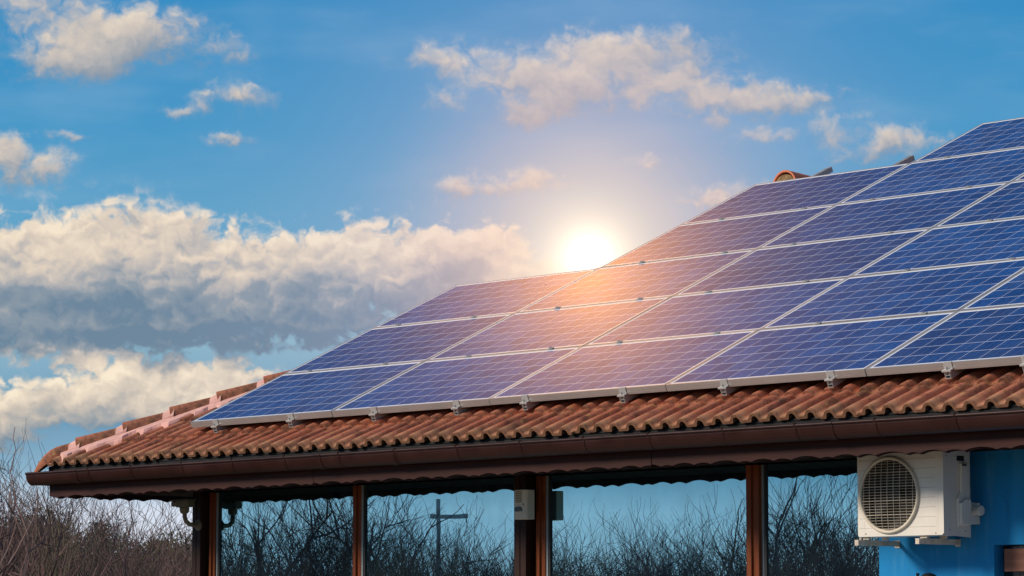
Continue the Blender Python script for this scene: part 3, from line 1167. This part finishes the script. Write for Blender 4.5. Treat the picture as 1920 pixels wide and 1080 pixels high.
# mounting rails with hardware
rail_x = [0.307, 1.20, 2.13, 3.00, 3.688, 4.611, 5.507, 6.39, 7.299, 7.869, 8.9]
for k, rx in enumerate(rail_x):
    i = int(rx / PX)
    nr = COLS[i]
    s_end = (nr - 1) * PY + PW + (0.44 if i == 1 else 0.015)
    words = ords + ['seventh', 'eighth', 'ninth', 'tenth', 'eleventh']
    extra = ', upper end sticking out' if i == 1 else ''
    r = empty('mounting_rail', on_slope(rx, 0), (T, 0, 0), 'aluminium mounting rail under the panels, %s from the roof corner%s' % (words[k], extra), 'rail', 'aluminium rails carrying the solar panels')
    m = MB()
    hw, top, bot = 0.021, -PT - 0.001, -PT - 0.046
    a = -0.030
    th = 0.004
    # open profile: two sides, a top with a slot, a middle web, a bottom
    m.box(-hw, -hw + th, a, s_end, bot, top)
    m.box(hw - th, hw, a, s_end, bot, top)
    m.box(-hw + th, -0.006, a, s_end, top - th, top)
    m.box(0.006, hw - th, a, s_end, top - th, top)
    m.box(-hw + th, hw - th, a, s_end, -PT - 0.026, -PT - 0.022)
    m.box(-hw + th, hw - th, a, s_end, bot, bot + th)
    m.box(-0.010, -0.007, a, s_end, -PT - 0.022, top - th)
    m.box(-hw + th, -0.006, a, s_end, -PT - 0.042, -PT - 0.039)
    m.build('rail', M['rail'], r)
    m = MB()
    m.box(-0.032, 0.032, -0.0045, -0.0015, -PT - 0.001, 0.0035)
    m.box(-0.032, 0.032, -0.0045, 0.010, 0.0015, 0.0045)
    m.box(-0.034, 0.034, -0.034, -0.005, -PT + 0.006, -PT + 0.0105)
    m.box(-0.034, 0.034, -0.034, -0.030, -PT - 0.001, -PT + 0.006)
    m.build('end_clamp', M['alu'], r, bevel=0.001)
    m = MB()
    m.tube([(0, -0.019, -PT + 0.009), (0, -0.019, -PT + 0.024)], 0.0075, 6)
    m.tube([(0, -0.019, -PT - 0.03), (0, -0.019, -PT + 0.03)], 0.0035, 6)
    m.build('bolt', M['rail'], r)
    for j in range(1, nr):
        m = MB()
        y = j * PY - 0.0055
        m.box(-0.025, 0.025, y - 0.016, y + 0.016, 0.0025, 0.0060)
        m.tube([(0, y, 0.004), (0, y, 0.013)], 0.0065, 6)
        m.build('mid_clamp', M['rail'], r)
    for j in range(nr * 2):
        y = 0.32 + j * 0.5
        if y < s_end - 0.2:
            m = MB()
            m.box(0.022, 0.029, y - 0.02, y + 0.02, -H - 0.05, -PT - 0.03)
            m.box(-0.02, 0.029, y - 0.02, y + 0.02, -H - 0.056, -H - 0.05)
            m.build('roof_hook', M['rail'], r)

# ------------------------------------------------------------------ air conditioner
AX0, AX1, AY0, AY1, AZ0, AZ1 = -12.118, -11.455, 14.40, 14.645, 2.140, 2.655
AW, AD, AH = AX1 - AX0, AY1 - AY0, AZ1 - AZ0
ac = empty('air_conditioner', (AX0, AY0, AZ0), (0, 0, 0), 'cream outdoor air conditioner unit with a round fan grille on wall brackets under the eave', 'air conditioner')
cx, cz, cr = 0.250, 0.248, 0.214
m = MB()
N = 64
circ = [(cx + cr * math.cos(2 * PI * k / N), cz + cr * math.sin(2 * PI * k / N)) for k in range(N)]


def to_rect(a):
    dx, dz = math.cos(a), math.sin(a)
    t = 1e9
    if dx > 1e-9:
        t = min(t, (AW - cx) / dx)
    if dx < -1e-9:
        t = min(t, -cx / dx)
    if dz > 1e-9:
        t = min(t, (AH - cz) / dz)
    if dz < -1e-9:
        t = min(t, -cz / dz)
    return (cx + dx * t, cz + dz * t)


rect = [to_rect(2 * PI * k / N) for k in range(N)]
corners = [(AW, AH), (0, AH), (0, 0), (AW, 0)]
for k in range(N):
    k2 = (k + 1) % N
    a, b, c, d = circ[k], circ[k2], rect[k2], rect[k]
    poly = [a, d, c, b]
    if abs(c[0] - d[0]) > 1e-6 and abs(c[1] - d[1]) > 1e-6:
        cn = min(corners, key=lambda q: (q[0] - (c[0] + d[0]) / 2) ** 2 + (q[1] - (c[1] + d[1]) / 2) ** 2)
        poly = [a, d, cn, c, b]
    m.quad(*[(x, 0, z) for x, z in poly])
rr_ = 0.018
m.quad((0, 0, 0), (0, AD, 0), (0, AD, AH), (0, 0, AH))
m.quad((AW, 0, 0), (AW, 0, AH), (AW, AD, AH), (AW, AD, 0))
m.quad((0, 0, AH), (0, AD, AH), (AW, AD, AH), (AW, 0, AH))
m.quad((0, 0, 0), (AW, 0, 0), (AW, AD, 0), (0, AD, 0))
m.quad((0, AD, 0), (AW, AD, 0), (AW, AD, AH), (0, AD, AH))
import bmesh
def casing_fn(n, b, out):
    t = n.new('ShaderNodeTexCoord').outputs['Object']
    q = n.sep(t)
    fr = n.m('MULTIPLY', n.m('FRACT', n.m('DIVIDE', n.m('SUBTRACT', q[2], 0.050), 0.0585)), 0.0585)
    ln_ = n.m('LESS_THAN', fr, 0.0028)
    rad = n.v('LENGTH', n.comb(n.m('SUBTRACT', q[0], 0.250), 0.0, n.m('SUBTRACT', q[2], 0.248)))
    for c in (n.m('GREATER_THAN', rad, 0.238), n.m('LESS_THAN', q[1], 0.002), n.m('LESS_THAN', q[0], AW - 0.060),
              n.m('GREATER_THAN', q[0], 0.014), n.m('LESS_THAN', q[2], 0.49)):
        ln_ = n.m('MULTIPLY', ln_, c)
    f = n.noise(t, 5, 4)
    cc = n.mix(n.ramp(f, 0.3, 0.7), (0.84, 0.78, 0.69), (0.76, 0.70, 0.61))
    st = n.noise(n.v('MULTIPLY', t, (30, 30, 4)), 1.0, 4)
    cc = n.mix(n.ramp(st, 0.55, 0.8, 0, 0.25), cc, (0.45, 0.38, 0.28))
    cc = n.mix(n.m('MULTIPLY', ln_, 0.6), cc, (0.25, 0.21, 0.17))
    setp(n, b, Base_Color=cc, Roughness=0.45)


cas = m.build('casing', mat('casing_paint', casing_fn), ac, fix=True)
b_ = bmesh.new()
b_.from_mesh(cas.data)
bmesh.ops.remove_doubles(b_, verts=b_.verts, dist=1e-4)
b_.to_mesh(cas.data)
b_.free()
bv = cas.modifiers.new('bevel', 'BEVEL')
bv.width = 0.012
bv.segments = 3
bv.limit_method = 'ANGLE'
bv.angle_limit = R(60)
# recess, fan, grille
m = MB()
for k in range(N):
    a, b = circ[k], circ[(k + 1) % N]
    m.quad((a[0], 0, a[1]), (b[0], 0, b[1]), (b[0], 0.12, b[1]), (a[0], 0.12, a[1]))
m.quad(*[(x, 0.12, z) for x, z in circ])
m.build('fan_housing', simple('housing_plastic', (0.055, 0.045, 0.035), 0.6), ac, fix=False)
m = MB()
m.tube([(cx, 0.05, cz), (cx, 0.10, cz)], [0.042, 0.048], 20)
for q in range(3):
    a0 = q * 2 * PI / 3 + 0.4
    for s_ in range(6):
        t0, t1 = a0 + s_ * 0.24, a0 + (s_ + 1) * 0.24
        y0, y1 = 0.105 - s_ * 0.010, 0.105 - (s_ + 1) * 0.010
        for ra, rb in ((0.04, 0.11), (0.11, 0.19)):
            m.quad((cx + ra * math.cos(t0), y0, cz + ra * math.sin(t0)), (cx + rb * math.cos(t0), y0, cz + rb * math.sin(t0)),
                   (cx + rb * math.cos(t1), y1, cz + rb * math.sin(t1)), (cx + ra * math.cos(t1), y1, cz + ra * math.sin(t1)))
m.build('fan', M['acdark'], ac, fix=False)
m = MB()
for y, rw in ((-0.010, 0.00125),):
    nh = 25
    for k in range(nh):
        z = cz - cr + (k + 0.5) * 2 * cr / nh
        hx = math.sqrt(max(0, (cr + .004) ** 2 - (z - cz) ** 2))
        bul = lambda x, z=z: y - 0.012 * (1 - ((x - cx) ** 2 + (z - cz) ** 2) / cr ** 2)
        xs = [cx - hx + 2 * hx * q / 8 for q in range(9)]
        m.tube([(x, bul(x), z) for x in xs], rw if k % 5 else rw * 1.8, 4)
    for k in range(9):
        x = cx - cr + (k + 0.5) * 2 * cr / 9
        hz = math.sqrt(max(0, (cr + .004) ** 2 - (x - cx) ** 2))
        zs = [cz - hz + 2 * hz * q / 8 for q in range(9)]
        m.tube([(x, y - 0.002 - 0.012 * (1 - ((x - cx) ** 2 + (z - cz) ** 2) / cr ** 2), z) for z in zs], rw * 1.5, 4)
grl = m.build('grille', M['acring'], ac)
m = MB()
ring = [(cx + (cr + 0.010) * math.cos(2 * PI * k / 48), -0.006, cz + (cr + 0.010) * math.sin(2 * PI * k / 48)) for k in range(49)]
m.tube(ring, 0.0115, 10, cap=False)
rg = m.build('ring', M['acring'], grl, smooth=True)
# side: service cover, small vents and screws
m = MB()
prof = [(0.115, 0.055), (0.115, 0.215), (0.150, 0.255), (0.150, 0.430), (0.218, 0.430), (0.218, 0.055)]
m.prism([(p_[0], p_[1]) for p_ in prof], 0, AW + 0.001, AW + 0.020)
prof = [(0.120, 0.062), (0.120, 0.190), (0.165, 0.215), (0.214, 0.215), (0.214, 0.062)]
m.prism(prof, 0, AW + 0.020, AW + 0.042)
m.build('service_cover', M['acwhite'], ac, bevel=0.005)
m = MB()
m.box(AW + 0.0005, AW + 0.002, 0.13, 0.20, 0.445, 0.475)
m.box(AW + 0.0205, AW + 0.022, 0.155, 0.20, 0.415, 0.424)
m.build('vent', M['acdark'], ac)
m = MB()
for (x, z) in ((0.30, 0.015), (0.06, 0.018), (0.60, 0.012)):
    m.tube([(x, 0.001, z), (x, -0.003, z)], 0.005, 8)
for (y, z) in ((0.05, 0.03), (0.2, 0.025), (0.23, 0.09), (0.03, 0.47)):
    m.tube([(AW - 0.001, y, z), (AW + 0.003, y, z)], 0.005, 8)
m.build('screw', M['rail'], ac)
m = MB()
for x in (0.05, 0.50):
    for y in (0.03, 0.2):
        m.box(x - 0.02, x + 0.02, y - 0.012, y + 0.012, -0.016, -0.001)
m.build('foot', M['acring'], ac)
for x in (-0.012, 0.460):
    m = MB()
    L0 = YW - AY0
    m.box(x, x + 0.032, -0.022, L0, -0.021, -0.018)
    m.box(x + 0.029, x + 0.032, -0.022, L0, -0.052, -0.021)
    m.box(x + 0.003, x + 0.0285, -0.022, -0.019, -0.052, -0.021)
    m.box(x - 0.003, x + 0.036, L0 - 0.004, L0 - 0.0005, -0.06, -0.015)
    br = m.build('bracket', M['rust'], ac)
    m = MB()
    m.tube([(x + 0.012, 0.025, -0.018), (x + 0.012, 0.025, -0.004)], 0.009, 6)
    m.tube([(x + 0.014, 0.055, -0.018), (x + 0.014, 0.055, -0.006)], 0.006, 6)
    m.build('bolt', M['rust'], br)
m = MB()
m.tube([(AW - 0.02, 0.295, 0.150), (AW + 0.045, 0.295, 0.150)], 0.027, 18)
m.tube([(AW + 0.038, 0.295, 0.150), (AW + 0.055, 0.295, 0.150)], 0.031, 18)
m.box(AW - 0.05, AW - 0.012, 0.246, 0.365, 0.07, 0.20)
m.build('pipe_cover', M['acwhite'], ac, bevel=0.004)

# ------------------------------------------------------------------ alarm box on the middle post
sb = empty('motion_sensor', (-15.425, 14.64, 2.335), (0, 0, 0), 'beige motion sensor box with dark lens, mounted high on the middle timber post', 'sensor')
m = MB()
m.prism([(0.010, 0.0), (0.118, 0.0), (0.130, 0.012), (0.130, 0.08), (0.0, 0.08), (0.0, 0.010)], 2, 0, 0.205)
m.build('case', M['sensor'], sb, bevel=0.004)
m = MB()
for k in range(7):
    m.box(0.022, 0.085, -0.0016, 0.0, 0.118 + k * 0.0115, 0.1235 + k * 0.0115)
m.build('vent', simple('vent_shade', (0.13, 0.09, 0.05), 0.7), sb)
m = MB()
m.prism([(0.012, 0.055), (0.020, 0.082), (0.055, 0.088), (0.085, 0.080), (0.090, 0.055)], 1, -0.007, 0.0)
m.build('lens', M['lens'], sb, bevel=0.002)
m = MB()
m.tube([(0.100, 0.001, 0.104), (0.100, -0.004, 0.104)], 0.0055, 8)
m.build('button', M['acdark'], sb)

# ------------------------------------------------------------------ security camera on the corner post
sc = empty('security_camera', (-19.085, 14.72, 2.385), (0, 0, 0), 'dusty beige security camera on a curved arm fixed to the corner post', 'security camera')
m = MB()
m.tube([(0, 0, 0), (0, -0.012, 0)], 0.042, 20)
m.tube([(0, -0.012, 0), (0, -0.02, 0)], [0.034, 0.026], 20)
m.build('wall_plate', M['camera'], sc)
m = MB()
arc = [(0, -0.018, 0), (0, -0.06, 0.0), (0, -0.095, 0.006), (-0.004, -0.122, 0.028), (-0.008, -0.132, 0.062), (-0.010, -0.134, 0.105)]
m.tube(arc, 0.0175, 12)
ar = m.build('arm', M['camera'], sc)
smooth_by_angle(ar, 50)
m = MB()
m.tube([(-0.01, -0.134, 0.085), (-0.01, -0.134, 0.10), (-0.01, -0.134, 0.135)], [0.022, 0.036, 0.040], 16)
m.box(-0.085, 0.070, -0.165, -0.095, 0.136, 0.190)
m.box(-0.155, -0.086, -0.158, -0.102, 0.145, 0.182)
m.build('body', M['camera'], sc, bevel=0.006)
m = MB()
m.box(-0.165, 0.078, -0.170, -0.090, 0.191, 0.196)
m.build('sun_shield', M['camera'], sc)

# ------------------------------------------------------------------ wall lantern under the air conditioner
ln = empty('wall_lantern', (-11.80, YW, 1.72), (0, 0, 0), 'black iron wall lantern with a domed cap on the blue wall', 'lantern')
m = MB()
m.box(-0.10, -0.04, -0.012, 0.0, -0.06, 0.10)
m.build('wall_plate', M['iron'], ln, bevel=0.003)
m = MB()
m.tube([(-0.07, -0.012, 0.0), (-0.07, -0.06, -0.03), (-0.06, -0.12, -0.02), (-0.045, -0.14, 0.06), (-0.045, -0.14, 0.182)], 0.007, 8)
m.tube([(-0.045, -0.14, 0.18), (-0.045, -0.14, 0.19), (-0.045, -0.14, 0.200)], [0.006, 0.011, 0.012], 10)
m.tube([(-0.045, -0.14, 0.06), (0.02, -0.14, 0.06)], 0.006, 8)
m.build('arm', M['iron'], ln)
m = MB()
dm = [(0.060, 0.150), (0.058, 0.165), (0.050, 0.180), (0.036, 0.192), (0.018, 0.199), (0.004, 0.201)]
m.tube([(0.04, -0.14, z) for r_, z in dm], [r_ for r_, z in dm], 20)
m.build('cap', M['iron'], ln, smooth=False)
m = MB()
m.tube([(0.04, -0.14, 0.02), (0.04, -0.14, 0.149)], [0.034, 0.048], 6)
m.build('glass', M['seal'], ln)


# ------------------------------------------------------------------ bare trees
def rot_about(v, ax, a):
    return Matrix.Rotation(a, 3, ax) @ v


def grow(seed, height, spread, dense, thin=1.0):
    rg = random.Random(seed)
    tr, tw = MB(), MB()

    def branch(p, d, L, r, lvl):
        n = 6 if lvl < 2 else (5 if lvl < 3 else 4)
        pts, rad = [Vector(p)], [r]
        dd = Vector(d)
        seg = L / n
        for i in range(n):
            j = 0.13 + 0.015 * lvl
            dd = dd + Vector((rg.gauss(0, j), rg.gauss(0, j), rg.gauss(0, j * 0.6) + (0.06 if lvl > 0 else 0.0)))
            dd.normalize()
            pts.append(pts[-1] + dd * seg)
            t = (i + 1) / n
            rad.append(r * (1 - 0.62 * t) if lvl < 3 else max(0.0018 * thin, r * (1 - 0.7 * t)))
        (tr if lvl < 2 else tw).tube(pts, rad, 7 if lvl == 0 else (5 if lvl < 2 else 3), cap=lvl < 2)
        if lvl >= 4:
            return
        nb = [rg.randint(5, 7), rg.randint(6, 8), rg.randint(6, 9), rg.randint(3, 5) if dense else rg.randint(2, 3)][lvl]
        if thin > 1.5:
            nb = max(1, int(nb * 0.55))
        for k in range(nb):
            t = rg.uniform(0.25, 1.0) if lvl else rg.uniform(0.55, 1.0)
            f = t * n
            i = min(n - 1, int(f))
            q = pts[i].lerp(pts[i + 1], f - i)
            base = (pts[i + 1] - pts[i]).normalized()
            ax = base.orthogonal().normalized()
            ax = rot_about(ax, base, rg.uniform(0, 2 * PI))
            ang = rg.uniform(0.35, 0.95) * (spread if lvl == 0 else 1)
            nd = rot_about(base, ax, ang)
            nd.z += [0.15, 0.20, 0.18, 0.08][lvl]
            nd.normalize()
            Lc = L * [rg.uniform(1.1, 1.7), rg.uniform(0.45, 0.8), rg.uniform(0.40, 0.75), rg.uniform(0.35, 0.7)][lvl]
            if lvl == 2 and rg.random() < 0.25:
                Lc *= 1.5
                nd = (nd + Vector((0, 0, 0.9))).normalized()
            rc = rad[i] * rg.uniform(0.45, 0.65) if lvl < 1 else max([0, 0.009, 0.0055, 0.0036][lvl] * thin, rad[i] * 0.5)
            branch(q, nd, Lc, rc, lvl + 1)
    branch((0, 0, -0.05), (rg.gauss(0, .08), rg.gauss(0, .08), 1), height * 0.26, height * 0.026, 0)
    return tr, tw


def leafy(seed, h, wd, n, stem=0.05):
    rg = random.Random(seed)
    tr, cr_ = MB(), MB()
    tr.tube([(0, 0, 0), (0.05, 0, h * 0.5), (0, 0.05, h * 0.85)], [stem, stem * .6, stem * .2], 6)
    clumps = [(Vector((rg.gauss(0, wd * .28), rg.gauss(0, wd * .28), h * (0.25 + 0.72 * rg.random() ** 0.8))), rg.uniform(.18, .42) * wd * .5) for _ in range(46)]
    for _ in range(n):
        c, r_ = rg.choice(clumps)
        p = c + Vector((rg.gauss(0, 1), rg.gauss(0, 1), rg.gauss(0, .9))) * r_ * 0.5
        if p.z < 0.1:
            continue
        a = Vector((rg.gauss(0, 1), rg.gauss(0, 1), rg.gauss(0, 1))).normalized()
        b = a.orthogonal().normalized()
        s1, s2 = rg.uniform(.025, .06), rg.uniform(.008, .02)
        cr_.quad(p - a * s1, p + b * s2, p + a * s1, p - b * s2)
    return tr, cr_


variants = []
for sd, hgt, spr, dn, mt, mc, th_ in ((11, 3.4, 1.0, True, 'bark', 'twig', 1), (23, 3.2, 1.15, True, 'bark2', 'twig2', 1), (37, 3.6, 0.85, True, 'bark', 'twig', 1), (58, 3.1, 1.1, False, 'bark2', 'twig', 1), (71, 3.3, 1.0, False, 'bark', 'twig', 1.9)):
    a, b = grow(sd, hgt, spr, dn, th_)
    top = max(v[2] for v in b.v)
    variants.append((a.mesh('trunk', M[mt], True, False), b.mesh('crown', M[mc], False, False), top))
greens = []
for sd, h_, w_ in ((3, 3.0, 2.4), (8, 3.6, 2.0)):
    a, b = leafy(sd, h_, w_, 9000)
    greens.append((a.mesh('trunk', M['bark2'], False, False), b.mesh('crown', M['needle'], False, False), h_))


def plant(kind, pos, height, rz, label, group, name, cat):
    t_me, c_me, top = kind
    e = empty(name, (pos[0], pos[1], 0), (0, 0, rz), label, cat, group)
    s_ = height / top
    e.scale = (s_, s_, s_)
    for nm, me in (('trunk', t_me), ('crown', c_me)):
        o = bpy.data.objects.new(nm, me)
        COL.objects.link(o)
        o.parent = e
    return e


def polar(azd, dist, ox=0.0, oy=0.0):
    a = R(azd)
    return (ox + math.sin(a) * dist, oy + math.cos(a) * dist)


# orchard beyond the left end of the house
bgt = [(-56.5, 29, 3.5, 4), (-55.3, 30, 3.2, 4), (-54.2, 31, 3.0, 4), (-55.95, 27, 3.0, 4), (-54.75, 28.5, 2.75, 4), (-53.75, 30, 2.8, 4), (-56.3, 30, 3.5, 0), (-54.9, 35, 3.35, 0), (-54.1, 34, 3.1, 0), (-53.4, 38, 3.5, 2), (-54.5, 37, 3.6, 2), (-53.9, 36, 3.4, 1), (-53.1, 40, 3.6, 0), (-55.4, 36, 3.9, 2), (-54.2, 40, 3.8, 0), (-53.6, 41, 3.5, 0), (-55.0, 40, 3.7, 1), (-52.8, 37, 3.1, 0), (-55.5, 34, 3.6, 1), (-54.0, 38, 3.4, 0), (-52.9, 33, 2.8, 3), (-54.2, 33, 2.95, 2), (-53.1, 36, 3.05, 1), (-55.2, 38, 3.9, 2), (-54.4, 43, 3.9, 3), (-53.6, 46, 3.9, 0),
       (-52.6, 41, 3.5, 1), (-56.4, 44, 4.5, 1), (-55.6, 50, 4.6, 0), (-54.7, 55, 4.5, 2), (-53.2, 54, 4.3, 3), (-52.3, 50, 4.2, 2),
       (-51.6, 44, 3.6, 0), (-57.6, 36, 3.6, 3), (-58.8, 45, 4.3, 0)]
for k, (a, d, h_, vi) in enumerate(bgt):
    pos = polar(a, d)
    near = 'near the house' if d < 40 else ('in the middle rows' if d < 48 else 'far back')
    plant(variants[vi], pos, h_, k * 1.37 + 0.4, 'bare winter fruit tree beyond the roof corner with tangled brown twigs', 'bare trees beyond the house corner', 'bare_tree', 'tree')
gr = [(-55.7, 57, 3.5, 0), (-54.5, 60, 3.3, 1), (-53.7, 58, 2.9, 0), (-52.7, 57, 3.2, 1), (-56.6, 60, 3.4, 1), (-55.0, 62, 3.7, 1), (-53.2, 61, 3.2, 0)]
for k, (a, d, h_, vi) in enumerate(gr):
    plant(greens[vi], polar(a, d), h_, k * 2.1, 'dark evergreen bush standing behind the bare trees at left', 'evergreens behind the bare trees', 'evergreen_bush', 'bush')

# garden trees on the near side, seen mirrored in the windows
MCX, MCY = 0.0, 2 * YG


def mirror_pos(azd, dist):
    """point reached after the window bounce, by bearing and path length"""
    x, y = polar(azd, dist)
    return (x, MCY - y)


rft = [(-49.4, 33, 3.5, 4), (-40.7, 33, 3.55, 4), (-51.3, 32, 3.5, 4), (-51.9, 36, 3.75, 2), (-50.9, 37, 3.7, 0), (-49.9, 38, 3.6, 2), (-48.7, 37, 3.45, 1), (-47.3, 42, 3.05, 3), (-46.4, 45, 3.15, 1),
       (-45.2, 41, 3.0, 0), (-44.2, 43, 3.1, 2), (-43.2, 40, 3.0, 3), (-42.2, 42, 3.15, 1), (-41.2, 38, 3.5, 2), (-40.2, 37, 3.8, 0),
       (-39.6, 42, 3.7, 1), (-51.2, 41, 3.7, 1), (-49.3, 44, 3.5, 0), (-46.9, 39, 2.95, 2), (-43.8, 46, 3.2, 1), (-41.7, 43, 3.3, 3), (-40.8, 45, 3.7, 0), (-47.6, 38, 2.9, 0), (-45.6, 46, 3.1, 1), (-43.0, 51, 3.4, 2), (-50.6, 43, 3.6, 1), (-49.0, 41, 3.35, 1), (-46.2, 40, 2.9, 1), (-45.0, 44, 3.1, 1), (-44.0, 39, 2.85, 0), (-42.5, 45, 3.2, 0), (-40.4, 41, 3.6, 1), (-41.4, 35, 3.2, 3), (-48.2, 52, 3.5, 0), (-47.1, 50, 3.4, 2), (-50.4, 46, 3.6, 3), (-48.0, 48, 3.3, 0), (-45.8, 49, 3.2, 2), (-44.7, 50, 3.3, 3), (-42.8, 48, 3.2, 0), (-41.6, 47, 3.5, 1)]
for k, (a, d, h_, vi) in enumerate(rft):
    plant(variants[vi], mirror_pos(a, d), h_ * 1.10, k * 2.03, 'bare garden tree that shows only mirrored in the window panes', 'bare trees mirrored in the windows', 'bare_tree', 'tree')
up = empty('utility_pole', (*mirror_pos(-47.9, 44), 0), (0, 0, R(-48)), 'wooden utility pole with a crossarm, mirrored in the second window pane', 'utility pole')
m = MB()
m.tube([(0, 0, 0), (0, 0, 3.42)], [0.045, 0.030], 12)
m.build('pole', M['polewood'], up)
m = MB()
m.box(-0.12, 0.42, -0.07, -0.04, 3.14, 3.20)
m.build('crossarm', M['polewood'], up)


# undergrowth: countless thin stems
def thicket(name, centres, n, hmin, hmax, seed, material):
    rg = random.Random(seed)
    m = MB()
    for _ in range(n):
        cx_, cy_, sx_ = rg.choice(centres)
        x, y = cx_ + rg.gauss(0, sx_), cy_ + rg.gauss(0, sx_)
        h_ = rg.uniform(hmin, hmax) * (1 + 0.35 * math.sin(x * 1.3) * math.cos(y * 0.9))
        lx, ly = rg.gauss(0, .75), rg.gauss(0, .75)
        pts = [(x, y, 0)]
        for q in (0.35, 0.7, 1.0):
            pts.append((x + lx * q * q * h_ * .6 + rg.gauss(0, .09), y + ly * q * q * h_ * .6 + rg.gauss(0, .09), h_ * q * (1 - 0.12 * abs(lx) * q)))
        r_ = rg.uniform(.005, .011)
        m.tube(pts, [r_, r_ * .8, r_ * .6, .003], 3, cap=False)
        for s_ in range(4):
            i = rg.randint(1, 2)
            p = Vector(pts[i])
            d = Vector((rg.gauss(0, .9), rg.gauss(0, .9), rg.uniform(-.1, 1.0))) * rg.uniform(.25, .7)
            m.tube([p, p + d * .5 + Vector((rg.gauss(0, .03), rg.gauss(0, .03), 0)), p + d], [r_ * .55, r_ * .45, .0025], 3, cap=False)
    o = m.build(name, material, None, fix=False)
    tag(o, kind='stuff')
    return o


cs = [(*polar(a, d), 1.1) for a in (-58, -57, -56, -55, -54, -53, -52) for d in (48, 52, 56, 60)]
o = thicket('undergrowth', cs, 7000, 1.0, 2.2, 4, M['twig2'])
tag(o, 'brown leafless undergrowth filling the space between the trees', 'undergrowth')
cs = [(*mirror_pos(a, d), 1.1) for a in range(-53, -38) for d in (44, 48, 52)]
o = thicket('undergrowth', cs, 9000, 1.2, 2.4, 9, M['twig'])
tag(o, 'leafless thicket across the garden, mirrored in the windows', 'undergrowth')
